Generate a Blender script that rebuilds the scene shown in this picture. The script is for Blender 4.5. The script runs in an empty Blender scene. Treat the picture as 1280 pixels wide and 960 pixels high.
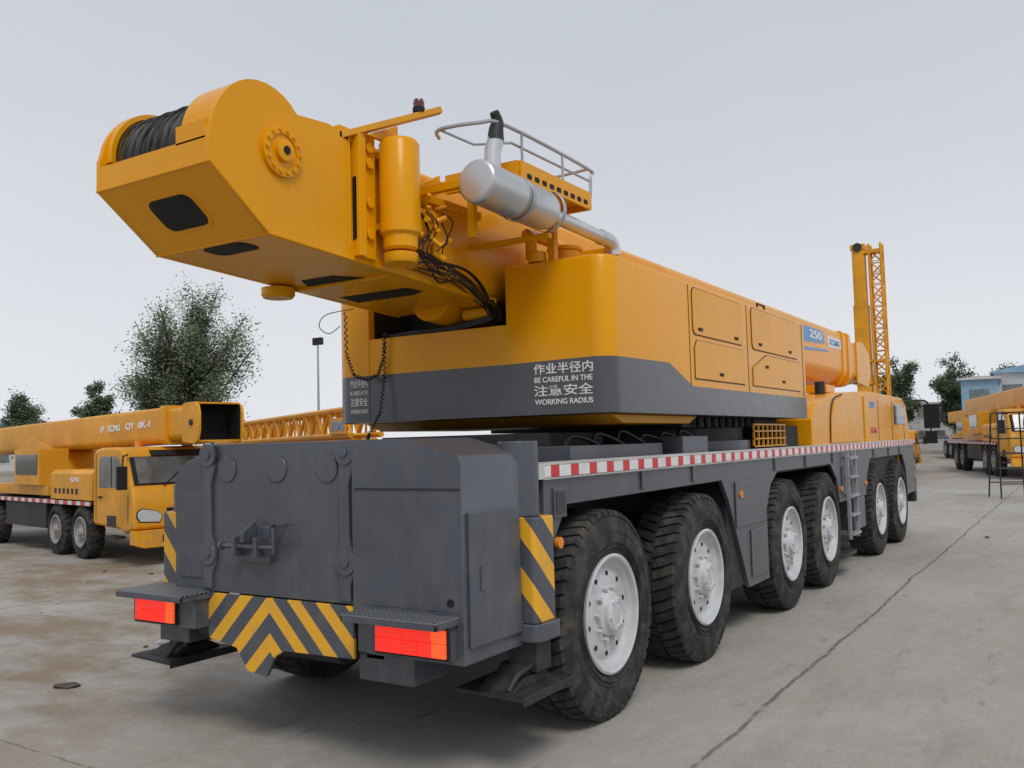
import bpy, bmesh, math, random
from mathutils import Vector, Matrix
random.seed(7)
sc=bpy.context.scene
COL=sc.collection
V=Vector
# ---------------------------------------------------------------- materials
def nt(m):
    m.use_nodes=True
    t=m.node_tree; b=t.nodes["Principled BSDF"]
    return t,b
def setp(b,**k):
    for n,v in k.items():
        n={'col':'Base Color','rough':'Roughness','metal':'Metallic','coat':'Coat Weight','coatr':'Coat Roughness','emc':'Emission Color','ems':'Emission Strength','spec':'Specular IOR Level'}[n]
        if n in ('Base Color','Emission Color'): v=(*v,1)
        b.inputs[n].default_value=v
def N(t,typ,**k):
    n=t.nodes.new(typ)
    for a,v in k.items(): setattr(n,a,v)
    return n
def math_(t,op,a,b=None,c=None):
    n=N(t,'ShaderNodeMath',operation=op)
    for i,x in enumerate((a,b,c)):
        if x is None: continue
        if isinstance(x,(int,float)): n.inputs[i].default_value=x
        else: t.links.new(x,n.inputs[i])
    return n.outputs[0]
def mix(t,f,a,b,bt='MIX'):
    n=N(t,'ShaderNodeMix',data_type='RGBA',blend_type=bt)
    for i,x in ((0,f),(6,a),(7,b)):
        if isinstance(x,(int,float)): n.inputs[i].default_value=x
        elif isinstance(x,tuple): n.inputs[i].default_value=(*x,1) if len(x)==3 else x
        else: t.links.new(x,n.inputs[i])
    return n.outputs[2]
def noise(t,vec,scale,detail=4,rough=.55):
    n=N(t,'ShaderNodeTexNoise'); n.inputs['Scale'].default_value=scale; n.inputs['Detail'].default_value=detail
    n.inputs['Roughness'].default_value=rough
    t.links.new(vec,n.inputs['Vector']); return n.outputs['Fac']
def ramp(t,f,a,b,ca=(0,0,0),cb=(1,1,1)):
    n=N(t,'ShaderNodeValToRGB'); t.links.new(f,n.inputs[0])
    n.color_ramp.elements[0].position=a; n.color_ramp.elements[1].position=b
    n.color_ramp.elements[0].color=(*ca,1); n.color_ramp.elements[1].color=(*cb,1)
    return n.outputs[0]
def bump(t,b,h,s=.2,d=.01):
    n=N(t,'ShaderNodeBump'); n.inputs['Strength'].default_value=s; n.inputs['Distance'].default_value=d
    t.links.new(h,n.inputs['Height']); t.links.new(n.outputs[0],b.inputs['Normal'])
def paint(name,col,rough=.35,coat=.3,metal=0,var=.12,dirt=.0,dirtc=(.25,.21,.17),bmp=.06,bs=60,spec=.5,streak=0):
    m=bpy.data.materials.new(name); t,b=nt(m)
    setp(b,rough=rough,coat=coat,coatr=.12,metal=metal,spec=spec)
    tc=N(t,'ShaderNodeTexCoord').outputs['Object']
    n1=noise(t,tc,1.3,3); n2=noise(t,tc,9,3)
    dark=tuple(c*(1-var*1.6) for c in col); lite=tuple(min(1,c*(1+var)) for c in col)
    c=mix(t,ramp(t,n1,.3,.7),dark,lite)
    if dirt>0:
        sp=N(t,'ShaderNodeSeparateXYZ'); t.links.new(tc,sp.inputs[0])
        low=N(t,'ShaderNodeMapRange'); low.inputs[1].default_value=1.7; low.inputs[2].default_value=.2
        low.inputs[3].default_value=.25; low.inputs[4].default_value=1
        t.links.new(sp.outputs[2],low.inputs[0])
        f=math_(t,'MULTIPLY',math_(t,'MULTIPLY',ramp(t,n2,.42,.72),low.outputs[0]),dirt)
        c=mix(t,f,c,dirtc)
    if streak:
        mp=N(t,'ShaderNodeMapping'); mp.inputs['Scale'].default_value=(9,9,.7); t.links.new(tc,mp.inputs[0])
        s_=noise(t,mp.outputs[0],1.5,3,.6)
        c=mix(t,math_(t,'MULTIPLY',ramp(t,s_,.52,.75),streak),c,dirtc)
    t.links.new(c,b.inputs['Base Color'])
    r=N(t,'ShaderNodeMapRange'); r.inputs[3].default_value=rough*.75; r.inputs[4].default_value=min(1,rough*1.35)
    t.links.new(n2,r.inputs[0]); t.links.new(r.outputs[0],b.inputs['Roughness'])
    if bmp: bump(t,b,noise(t,tc,bs,1),bmp,.004)
    return m
ORG=paint('orange_paint',(.80,.345,.002),.26,.06,var=.03,dirt=0,streak=.06,dirtc=(.38,.19,.04),bs=4,bmp=.04,spec=.22)
ORD=paint('orange_paint_aged',(.76,.34,.012),.42,.0,var=.12,dirt=.5,spec=.3)
GRY=paint('slate_grey_paint',(.074,.084,.104),.32,.2,var=.10,dirt=.35,dirtc=(.2,.18,.16),bmp=.10,bs=30,streak=.14)
BAND=paint('band_grey_paint',(.072,.079,.090),.3,.2,var=.05)
DRK=paint('dark_machinery',(.022,.023,.025),.6,0,var=.3,dirt=.4,dirtc=(.09,.08,.07))
BLK=paint('black_parts_and_hollow_shade',(.006,.006,.006),.7,0,var=.1,bmp=0)  # black for trim parts, also painted in as the shade inside openings
HOSE=paint('black_hose',(.012,.012,.013),.4,0,var=.2)
ROPE=paint('greased_wire_rope',(.030,.029,.028),.5,0,var=.45,metal=.2)
TYR=paint('tyre_rubber',(.032,.031,.030),.8,0,var=.25,dirt=.65,dirtc=(.125,.112,.098),bmp=.3,bs=40,spec=.25)
RIM=paint('rim_silver_paint',(.56,.58,.60),.36,.1,var=.08,dirt=.45,dirtc=(.3,.27,.24))
RIM2=paint('rim_grey_worn',(.33,.32,.31),.6,0,var=.15,dirt=.6)
ALU=paint('aluminium_muffler',(.66,.67,.68),.36,0,metal=.75,var=.1,streak=.15,dirtc=(.35,.30,.25))
STL=paint('galvanised_rail',(.45,.47,.5),.4,0,metal=.6,var=.1,bmp=0)
RUST=paint('rusty_iron',(.10,.075,.06),.8,0,var=.4,bmp=.4)
WHT=paint('white_lettering',(.82,.82,.82),.5,0,var=.02,bmp=0)
BLU=paint('blue_decal',(.03,.24,.60),.35,.1,var=.03,bmp=0)
REDD=paint('red_decal',(.6,.03,.03),.4,.2,var=.03,bmp=0)
DECK=paint('pale_deck_edge',(.55,.55,.54),.5,0,var=.1,dirt=.3)
GLS=paint('dark_glass',(.03,.04,.045),.08,.3,var=.1,bmp=0)
GL2=paint('pale_reflective_glass',(.13,.15,.16),.05,.8,var=.3,bmp=0)
CLR=paint('clear_lamp_glass',(.6,.62,.64),.1,.5,var=.1,bmp=0)
AMB=paint('amber_lamp',(.8,.25,.02),.2,.5,var=.05,bmp=0)
REDL=bpy.data.materials.new('red_tail_lens'); t,b=nt(REDL); setp(b,rough=.12,coat=.6,ems=.75)
tc=N(t,'ShaderNodeTexCoord').outputs['Object']; vo=N(t,'ShaderNodeTexVoronoi'); vo.inputs['Scale'].default_value=60; vo.inputs['Randomness'].default_value=0; t.links.new(tc,vo.inputs[0])
c=mix(t,ramp(t,vo.outputs['Distance'],.1,.7),(.95,.035,.015),(.72,.008,.008)); t.links.new(c,b.inputs['Base Color']); t.links.new(c,b.inputs['Emission Color'])
REDO=REDL.copy(); REDO.name='orange_tail_lens'
for n in REDO.node_tree.nodes:
    if n.type=='MIX': n.inputs[6].default_value=(.95,.13,.02,1); n.inputs[7].default_value=(.85,.06,.015,1)
def stripes(name,expr,ca,cb,duty,dirt=True):
    m=bpy.data.materials.new(name); t,b=nt(m); setp(b,rough=.4,coat=.1)
    tc=N(t,'ShaderNodeTexCoord').outputs['Object']
    sp=N(t,'ShaderNodeSeparateXYZ'); t.links.new(tc,sp.inputs[0])
    f=expr(t,sp.outputs)
    f=math_(t,'GREATER_THAN',math_(t,'FRACT',f),duty)
    c=mix(t,f,ca,cb)
    c=mix(t,math_(t,'MULTIPLY',ramp(t,noise(t,tc,7),.45,.75),.22),c,(.2,.18,.16))
    t.links.new(c,b.inputs['Base Color']); return m
YEL=(.85,.43,.02); CG=(.074,.084,.104)
CHEV=stripes('chevron_stripes',lambda t,o: math_(t,'DIVIDE',math_(t,'ADD',math_(t,'ADD',o[2],.10),math_(t,'MULTIPLY',math_(t,'ABSOLUTE',math_(t,'SUBTRACT',o[1],.10)),1.0)),.235),YEL,CG,.48)
DIAG=stripes('diagonal_stripes',lambda t,o: math_(t,'DIVIDE',math_(t,'ADD',math_(t,'SUBTRACT',o[2],math_(t,'MULTIPLY',o[1],1.15)),math_(t,'ADD',o[0],.03)),.31),YEL,CG,.47)
TAPE=stripes('red_white_tape',lambda t,o: math_(t,'DIVIDE',o[0],.25),(.62,.02,.025),(.75,.75,.75),.42)
TAPE2=stripes('red_white_tape_small',lambda t,o: math_(t,'DIVIDE',o[0],.4),(.55,.03,.03),(.7,.7,.7),.5)
PERF=bpy.data.materials.new('perforated_plate'); t,b=nt(PERF); setp(b,rough=.5)
tc=N(t,'ShaderNodeTexCoord').outputs['Object']; vo=N(t,'ShaderNodeTexVoronoi'); vo.inputs['Scale'].default_value=28; vo.inputs['Randomness'].default_value=0; t.links.new(tc,vo.inputs[0])
t.links.new(mix(t,ramp(t,vo.outputs['Distance'],.28,.33),(.02,.02,.02),(.14,.15,.165)),b.inputs['Base Color'])
# ---------------------------------------------------------------- mesh builder
class MB:
    def __init__(s): s.bm=bmesh.new(); s.mats=[]
    def mi(s,m):
        if m not in s.mats: s.mats.append(m)
        return s.mats.index(m)
    def add(s,vs,fs,m):
        i=s.mi(m); bv=[s.bm.verts.new(v) for v in vs]; out=[]
        for f in fs:
            try: fc=s.bm.faces.new([bv[j] for j in f]); fc.material_index=i; fc.smooth=True; out.append(fc)
            except Exception: pass
        return out
    def box(s,x0,x1,y0,y1,z0,z1,m):
        vs=[(x,y,z) for x in(x0,x1) for y in(y0,y1) for z in(z0,z1)]
        s.add(vs,[(0,1,3,2),(4,6,7,5),(0,4,5,1),(2,3,7,6),(0,2,6,4),(1,5,7,3)],m); return s
    def prism(s,pts,ax,a,b,m):
        def P(p,k):
            return {'x':(k,p[0],p[1]),'y':(p[0],k,p[1]),'z':(p[0],p[1],k)}[ax]
        n=len(pts); vs=[P(p,a) for p in pts]+[P(p,b) for p in pts]
        fs=[tuple(range(n)),tuple(range(2*n-1,n-1,-1))]+[(i,(i+1)%n,n+(i+1)%n,n+i) for i in range(n)]
        s.add(vs,fs,m); return s
    def ring(s,c,ax,r,n):
        ax=ax.normalized(); u=ax.orthogonal().normalized(); w=ax.cross(u)
        return [c+r*(math.cos(2*math.pi*i/n)*u+math.sin(2*math.pi*i/n)*w) for i in range(n)]
    def cyl(s,p0,p1,r,m,r1=None,n=20,caps=True):
        p0,p1=V(p0),V(p1); r1=r if r1 is None else r1; a=p1-p0
        vs=s.ring(p0,a,r,n)+s.ring(p1,a,r1,n)
        fs=[(i,(i+1)%n,n+(i+1)%n,n+i) for i in range(n)]
        if caps: fs+=[tuple(range(n)),tuple(range(2*n-1,n-1,-1))]
        s.add(vs,fs,m); return s
    def lathe(s,prof,o,ax,m,n=32,close=False):
        o=V(o); ax=V(ax).normalized(); vs=[]; k=len(prof)
        for r,tt in prof: vs+=s.ring(o+ax*tt,ax,max(r,1e-4),n)
        fs=[]
        for j in range(k-1 if not close else k):
            a=j*n; b=((j+1)%k)*n
            fs+=[(a+i,a+(i+1)%n,b+(i+1)%n,b+i) for i in range(n)]
        s.add(vs,fs,m); return s
    def tube(s,pts,r,m,n=8,smooth=0,r1=None):
        pts=[V(p) for p in pts]
        if smooth:
            q=[]; P=[pts[0]]+pts+[pts[-1]]
            for i in range(1,len(P)-2):
                for k in range(smooth):
                    u=k/smooth; a,b,c,d=P[i-1],P[i],P[i+1],P[i+2]
                    q.append(.5*((2*b)+(c-a)*u+(2*a-5*b+4*c-d)*u*u+(3*b-a-3*c+d)*u**3))
            q.append(pts[-1]); pts=q
        vs=[]; k=len(pts); up=None
        for i,p in enumerate(pts):
            d=(pts[min(i+1,k-1)]-pts[max(i-1,0)])
            if d.length<1e-7: d=V((0,0,1))
            d.normalize()
            if up is None: up=d.orthogonal().normalized()
            u=(up-d*up.dot(d))
            if u.length<1e-5: u=d.orthogonal()
            u.normalize(); up=u; w=d.cross(u)
            rr=r if r1 is None else r+(r1-r)*i/(k-1)
            vs+=[p+rr*(math.cos(2*math.pi*j/n)*u+math.sin(2*math.pi*j/n)*w) for j in range(n)]
        fs=[]
        for a in range(k-1):
            fs+=[(a*n+i,a*n+(i+1)%n,(a+1)*n+(i+1)%n,(a+1)*n+i) for i in range(n)]
        fs+=[tuple(range(n)),tuple(range((k-1)*n,k*n))]
        s.add(vs,fs,m); return s
    def build(s,name,parent=None,bevel=0,seg=2,label=None,recalc=True,angle=35):
        if recalc: bmesh.ops.recalc_face_normals(s.bm,faces=s.bm.faces[:])
        me=bpy.data.meshes.new(name); s.bm.to_mesh(me); s.bm.free()
        for m in s.mats: me.materials.append(m)
        me.set_sharp_from_angle(angle=math.radians(angle))
        ob=bpy.data.objects.new(name,me); COL.objects.link(ob)
        if parent: ob.parent=parent
        if label: ob['label']=label
        if bevel:
            md=ob.modifiers.new('bev','BEVEL'); md.width=bevel; md.segments=seg; md.limit_method='ANGLE'; md.angle_limit=math.radians(35); md.harden_normals=True
        return ob
def thing(name,label,cat,loc=(0,0,0),rot=0,group=None):
    e=bpy.data.objects.new(name,None); e.location=loc; e.rotation_euler=(0,0,rot); COL.objects.link(e)
    e['label']=label; e['category']=cat; e.empty_display_size=.3
    if group: e['group']=group
    return e
def text(s,c,right,up,w,h,m,parent,name='lettering',thick=.004,bold=.0):
    cu=bpy.data.curves.new('t','FONT'); cu.body=s; cu.extrude=.02; cu.offset=bold
    ob=bpy.data.objects.new('t',cu); COL.objects.link(ob); bpy.context.view_layer.update()
    dg=bpy.context.evaluated_depsgraph_get(); me=bpy.data.meshes.new_from_object(ob.evaluated_get(dg))
    bpy.data.objects.remove(ob)
    if not len(me.vertices): return None
    xs=[v.co.x for v in me.vertices]; ys=[v.co.y for v in me.vertices]
    x0,x1,y0,y1=min(xs),max(xs),min(ys),max(ys)
    right=V(right).normalized(); up=V(up).normalized(); nn=right.cross(up); c=V(c)
    for v in me.vertices:
        a=(v.co.x-(x0+x1)/2)/(x1-x0)*w; bb=(v.co.y-(y0+y1)/2)/(y1-y0)*h
        z=thick if v.co.z>0 else -thick*.2
        v.co=c+right*a+up*bb+nn*z
    me.materials.clear(); me.materials.append(m)
    o=bpy.data.objects.new(name,me); COL.objects.link(o); o.parent=parent; return o
def rrect(cx,cy,w,h,r,n=4):
    pts=[]
    for (sx,sy,a0) in ((1,1,0),(-1,1,90),(-1,-1,180),(1,-1,270)):
        for k in range(n+1):
            a=math.radians(a0+90*k/n)
            pts.append((cx+sx*(w/2-r)+r*math.cos(a),cy+sy*(h/2-r)+r*math.sin(a)))
    return pts
# ================================================================= MAIN CRANE
C=thing('mobile_crane','large orange and dark grey six-axle mobile crane on concrete yard','mobile crane')
m=MB()
m.box(-1.4,12.6,-.55,.55,.72,1.45,DRK)
m.box(-.9,8.9,-1.36,1.36,1.50,1.655,GRY)
for ax in (0,1.75,4.3,5.95,9.2,11.0):
    m.cyl((ax,-1.1,.69),(ax,1.1,.69),.13,DRK); m.cyl((ax,-.25,.69),(ax,.25,.69),.28,DRK,n=16)
    m.box(ax-.12,ax+.12,-.95,.95,.9,1.2,DRK)
m.box(8.9,12.6,-1.3,1.3,1.0,1.655,DRK)
chassis=m.build('chassis',C,.012)
fas=[(-.80,1.61),(-.80,.80),(-.745,.80),(-.735,1.18),(-.52,1.44),(2.3,1.45),(2.47,1.25),(2.95,.42),(3.58,.42),(3.58,1.1),(3.75,1.34),(4.0,1.46),(6.3,1.46),(6.62,1.25),(6.72,.95),(8.35,.95),(8.5,1.25),(8.75,1.46),(11.5,1.46),(11.8,1.2),(11.9,.75),(12.75,.75),(12.75,1.61)]
for sg in (-1,1):
    m=MB(); m.prism(fas,'y',sg*1.40,sg*1.36,GRY)
    y0,y1=sorted((sg*1.36,sg*.9))
    m.box(-.80,-.76,y0,y1,.8,1.6,GRY)
    for a,b in ((-.76,2.35),(3.75,6.55),(8.5,11.8)):
        m.box(a,b,y0,y1,1.44,1.495,DRK)
    m.box(2.5,3.56,y0,y1,.45,1.44,DRK); m.box(6.75,8.3,y0,y1,.97,1.44,DRK)
    yy=sg*1.403
    for (a,b,c,d) in ((2.62,3.5,1.0,1.42),(3.02,3.5,.5,.95),(6.85,8.2,1.05,1.4)):
        ya,yb=sorted((yy,yy+sg*.012)); m.box(a,b,ya,yb,c,d,GRY)
    for xx in (0.6,1.6,3.9,5.1,6.4,9.0,10.2,11.2):
        ya,yb=sorted((yy-.002,yy+sg*.015)); m.box(xx-.02,xx+.02,ya,yb,1.47,1.6,GRY)
    m.build('side_skirt',C,.006)
    m=MB(); ya,yb=sorted((sg*1.40,sg*1.425))
    m.box(-.82,12.7,ya,yb,1.620,1.690,TAPE); m.build('reflective_strip',C)
    m=MB(); m.box(-.82,12.7,*sorted((sg*1.30,sg*1.422)),1.692,1.707,DECK); m.box(-.82,12.7,*sorted((sg*1.402,sg*1.420)),1.606,1.618,DECK); m.build('deck_edge',C)
m=MB(); m.box(-.8,8.8,-1.3,1.3,1.657,1.685,GRY)
m.box(-.88,-.82,-1.42,-1.2,1.61,1.70,DECK)
m.build('deck',C)
m=MB(); m.box(-.70,-.55,-1.415,-1.40,1.37,1.55,GRY); m.box(-.68,-.57,-1.42,-1.414,1.39,1.53,GLS); m.build('marker_lamp',C,.004)
for xx,zz in ((-.66,1.22),(2.75,1.3),(6.78,1.12),(8.3,1.12)):
    m=MB(); m.cyl((xx,-1.402,zz),(xx,-1.43,zz),.035,AMB,n=14); m.build('side_marker_lamp',C)
m=MB()
for xx in (7.0,7.45): m.box(xx-.02,xx+.02,-1.47,-1.43,.45,1.6,STL)
for k in range(5): m.box(7.0,7.45,-1.5,-1.41,.5+k*.25,.53+k*.25,STL)
m.build('access_ladder',C)
m=MB(); m.box(7.6,8.3,-1.39,-.9,.5,.95,GRY); m.build('battery_box',C,.02)
m=MB(); m.cyl((6.9,-1.15,.30),(6.9,-1.15,1.0),.1,DRK); m.prism(rrect(6.95,-1.2,.7,.55,.1),'z',.25,.30,DRK); m.build('front_outrigger',C,.01)
# ---- rear body
m=MB()
m.prism([(-.60,1.87),(.66,1.87),(.69,1.83),(.69,.93),(-.60,.93)],'x',-1.55,-.9,GRY)
for y in (.50,.05,-.37): m.cyl((-1.549,y,1.71),(-1.560,y,1.71),.085,GRY,n=28)
m.box(-1.556,-1.5,.64,.695,.95,1.84,GRY)
rear=m.build('rear_panel',C,.012)
for y in (-.53,.66):
    m=MB()
    m.prism([(y-.045,1.80),(y-.06,1.72),(y-.025,1.62),(y-.025,1.3),(y-.06,1.22),(y-.065,1.12),(y-.03,1.04),(y-.03,.95),(y+.05,.95),(y+.05,1.8)],'x',-1.575,-1.551,GRY)
    for z in (1.80,1.17): m.cyl((-1.56,y,z),(-1.585,y,z),.075,GRY,n=24); m.cyl((-1.585,y,z),(-1.595,y,z),.03,GRY,n=14)
    m.build('hinge_plate',C,.008)
m=MB()
m.prism([(-.605,1.87),(-1.0,1.87),(-1.35,1.77),(-1.37,1.72),(-1.37,.68),(-.95,.68),(-.605,.86)],'x',-1.60,-.98,GRY)
m.box(-1.606,-1.598,-1.36,-.625,1.588,1.598,DRK)
m.box(-1.603,-1.598,-1.345,-.64,.95,1.57,GRY)
m.build('equipment_box',C,.014)
m=MB(); m.cyl((-1.60,-1.29,1.0),(-1.608,-1.29,1.0),.022,BLK,n=14); m.build('box_lock',C)
m=MB(); m.box(-1.56,-1.06,-1.392,-1.371,.76,1.47,GRY)
d=m.build('box_door',C,.008)
m=MB(); m.box(-1.47,-1.43,-1.40,-1.392,1.05,1.18,GRY); m.build('door_handle',d)
m=MB()
m.prism([(.695,1.82),(.95,1.76),(1.06,1.66),(1.06,.93),(.695,.93)],'x',-1.52,-.98,GRY)
m.box(-1.53,-1.515,.75,1.0,1.0,1.55,GRY)
m.box(-1.5,-1.2,.95,1.25,.56,.72,GRY)
m.build('equipment_box',C,.014)
m=MB(); m.prism([(-.35,1.86),(-1.2,1.80),(-1.2,1.66),(-.35,1.66)],'x',-.978,-.5,GRY)
m.build('rear_deck_cover',C,.02)
m=MB(); m.prism([(.35,1.84),(1.2,1.78),(1.2,1.66),(.35,1.66)],'x',-.978,-.5,GRY)
m.build('rear_deck_cover',C,.02)
m=MB()
m.prism([(.66,.925),(.66,.64),(.40,.60),(.30,.47),(.13,.45),(.06,.58),(-.02,.62),(-.58,.63),(-.58,.925)],'x',-1.575,-1.552,CHEV)
m.build('chevron_plate',C,.004)
m=MB(); m.box(-1.5,-1.1,-.95,-.55,.50,.66,GRY); m.box(-1.5,-1.3,-.75,-.6,.62,.90,GRY); m.build('rear_underframe',C,.01)
m=MB(); m.cyl((-1.45,.95,.78),(-1.45,.72,.66),.05,DRK); m.cyl((-1.5,.8,.72),(-1.3,.8,.72),.09,DRK); m.build('tow_winch_guide',C,.004)
m=MB(); m.cyl((-1.2,-.2,.6),(-1.2,.5,.6),.12,DRK); m.build('air_tank',C,.01)
m=MB()
m.box(-1.59,-1.553,.08,.34,1.14,1.36,GRY)
m.box(-1.68,-1.59,.10,.13,1.18,1.30,GRY); m.box(-1.68,-1.59,.29,.32,1.18,1.30,GRY)
m.prism([(-1.70,1.33),(-1.59,1.40),(-1.59,1.28),(-1.70,1.27)],'y',.19,.22,GRY)
m.cyl((-1.65,.45,1.24),(-1.65,-.02,1.24),.016,GRY,n=10); m.cyl((-1.65,.45,1.24),(-1.65,.43,1.24),.03,GRY,n=12)
m.box(-1.66,-1.64,-.03,-.01,1.2,1.38,GRY); m.box(-1.66,-1.55,-.03,-.01,1.36,1.38,GRY)
m.build('tow_hitch',C,.006)
for (a,b,la,lb,z1) in ((-1.34,-.69,-1.33,-.86,.92),(.64,1.30,.83,1.22,.92)):
    m=MB(); m.box(-1.80,-1.42,a,b,z1,z1+.012,PERF); m.box(-1.80,-1.785,a,b,z1-.03,z1,GRY); m.box(-1.80,-1.42,a,a+.015,z1-.03,z1,GRY); m.box(-1.80,-1.42,b-.015,b,z1-.03,z1,GRY)
    m.box(-1.68,-1.45,a+.02,b-.02,z1-.21,z1-.002,GRY)
    h=m.build('tail_lamp_bracket',C,.004)
    m=MB(); n=5; w=(lb-la)/n
    for k in range(n):
        m.box(-1.715,-1.681,la+k*w+.001,la+(k+1)*w-.001,z1-.108,z1-.04,REDO if (k==0) else REDL)
        m.box(-1.715,-1.681,la+k*w+.001,la+(k+1)*w-.001,z1-.185,z1-.110,REDO if (k==0) else REDL)
    m.box(-1.70,-1.679,la-.012,lb+.012,z1-.198,z1-.027,BLK)
    m.build('tail_lamp',h,.004)
for sg in (-1,1):
    lx,ly=(-.92,-1.345) if sg<0 else (-1.16,1.40)
    m=MB()
    m.prism(rrect(lx,ly,.24,.25,.03),'z',.80,1.40,DIAG)
    m.prism(rrect(lx,ly,.28,.30,.05),'z',.70,.80,GRY)
    m.cyl((lx,ly+.045*(1 if sg<0 else -1),1.40),(lx,ly+.045*(1 if sg<0 else -1),1.84 if sg<0 else 1.6),.12,GRY,n=28)
    m.box(lx-.1,lx+.1,*sorted((sg*.3,sg*1.27)),1.0,1.3,DRK)
    m.box(lx-.08,lx+.08,*sorted((ly-.1,ly+.1)),.52,.70,DRK)
    leg=m.build('outrigger_leg',C,.008)
    m=MB(); y=-1.30 if sg<0 else 1.32; dz=.17 if sg<0 else .14; x0=lx-.09
    m.prism([(x0-.30,y-.24),(x0+.26,y-.24),(x0+.30,y+.2),(x0+.2,y+.25),(x0-.25,y+.25)],'z',.27+dz,.288+dz,DRK)
    m.box(x0-.30,x0+.27,y-.245,y-.235,.25+dz,.30+dz,DRK)
    m.prism([(x0-.2,.288+dz),(x0+.22,.288+dz),(x0+.14,.34+dz),(x0-.1,.34+dz)],'y',y-.12,y+.12,DRK)
    m.prism([(x0-.06,.34+dz),(x0+.2,.34+dz),(x0+.16,.56),(x0,.56)],'y',y-.09,y+.1,DRK)
    m.tube([(x0-.2,y-.08,.29+dz),(x0-.12,y-.10,.37+dz),(x0+.05,y-.10,.39+dz)],.018,DRK,n=8,smooth=4)
    m.build('outrigger_pad',leg,.006)
# ---- wheels
def tyre_mesh(R,W,rr,mat,lugs=34):
    m=MB()
    p=[(rr,-W/2+.03),(rr+.03,-W/2+.01),(rr+.12,-W/2-.004),(R-.13,-W/2-.006),(R-.07,-W/2+.008),(R-.03,-W/2+.03),(R-.022,-W/2+.07),(R-.018,0),(R-.022,W/2-.07),(R-.03,W/2-.03),(R-.07,W/2-.008),(R-.13,W/2+.006),(rr+.12,W/2+.004),(rr+.03,W/2-.01),(rr,W/2-.03)]
    m.lathe(p,(0,0,0),(0,1,0),mat,n=64)
    for k in range(lugs):
        for sg in (-1,1):
            a0=2*math.pi*(k+(.5 if sg>0 else 0))/lugs; da=2*math.pi/lugs*.74; sk=.08
            vs=[]
            for (yy,r,sh) in ((sg*(W/2-.010),R-.045,0),(sg*(W/2-.026),R-.010,0),(sg*W*.22,R,sk*.6),(sg*W*.03,R+.002,sk)):
                for aa in (a0+sh,a0+da+sh):
                    vs.append((r*math.cos(aa),yy,r*math.sin(aa)))
            base=[]
            for (yy,r,sh) in ((sg*(W/2-.03),R-.070,0),(sg*(W/2-.06),R-.035,0),(sg*W*.22,R-.03,sk*.6),(sg*W*.03,R-.03,sk)):
                for aa in (a0+sh,a0+da+sh):
                    base.append((r*math.cos(aa),yy,r*math.sin(aa)))
            A=vs+base
            m.add(A,[(0,1,3,2),(2,3,5,4),(4,5,7,6),(0,2,10,8),(2,4,12,10),(4,6,14,12),(1,9,11,3),(3,11,13,5),(5,13,15,7),(6,7,15,14),(0,8,9,1)],mat)
    for sg in (-1,1):
        for r in (rr+.06,rr+.09,R-.15):
            m.lathe([(r-.005,sg*(W/2+.0)),(r,sg*(W/2+.009)),(r+.005,sg*(W/2+.0))],(0,0,0),(0,1,0),mat,n=64)
    return m
def rim_mesh(rr,W,mat,hub=.15,out=-1):
    m=MB(); f=-W/2
    m.lathe([(rr+.014,f+.015),(rr+.017,f-.004),(rr+.002,f-.012),(rr-.015,f-.004),(rr-.022,f+.03),(rr-.045,f+.045),(rr-.055,f+.06),(rr-.07,f+.065)],(0,0,0),(0,1,0),mat,n=56)
    m.lathe([(rr-.07,f+.065),(rr-.10,f+.052),(rr-.15,f+.045),(hub+.03,f+.045),(hub,f+.045)],(0,0,0),(0,1,0),mat,n=56)
    m.lathe([(hub,f+.045),(hub-.005,f+.02),(hub-.03,f+.008),(hub-.035,f-.022),(hub-.05,f-.034),(hub-.07,f-.036),(hub-.075,f-.03),(0,f-.03)],(0,0,0),(0,1,0),mat,n=40)
    m.lathe([(rr,W/2-.02),(rr-.05,W/2-.03),(rr-.06,0),(.02,0)],(0,0,0),(0,1,0),mat,n=32)
    for k in range(10):
        a=2*math.pi*k/10; r=hub+.022
        m.cyl((r*math.cos(a),f+.046,r*math.sin(a)),(r*math.cos(a),f+.01,r*math.sin(a)),.016,mat,n=6)
        r=rr-.115; a+=.3
        m.cyl((r*math.cos(a),f+.060,r*math.sin(a)),(r*math.cos(a),f+.046,r*math.sin(a)),.017,BLK,n=12)
    for k in range(6):
        a=2*math.pi*k/6; r=hub-.05
        m.cyl((r*math.cos(a),f-.03,r*math.sin(a)),(r*math.cos(a),f-.046,r*math.sin(a)),.01,mat,n=6)
    return m
R=.69;W=.40
tyre0=tyre_mesh(R,W,.375,TYR,50).build('tyre',None,0); tm=tyre0.data; bpy.data.objects.remove(tyre0)
rim0=rim_mesh(.375,W,RIM).build('rim',None,0); rm=rim0.data; bpy.data.objects.remove(rim0)
def wheel2(parent,loc,rz,tmesh,rmesh,spin):
    e=bpy.data.objects.new('wheel',None); COL.objects.link(e); e.parent=parent; e.location=loc; e.rotation_euler=(0,spin,rz); e.empty_display_size=.2
    for nm,me in (('tyre',tmesh),('rim',rmesh)):
        r=bpy.data.objects.new(nm,me); COL.objects.link(r); r.parent=e
    return e
for i,ax in enumerate((0,1.75,4.3,5.95,9.2,11.0)):
    for sg in (-1,1):
        wheel2(C,(ax,sg*1.235,R-.004),0 if sg<0 else math.pi,tm,rm,random.random()*6)
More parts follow.
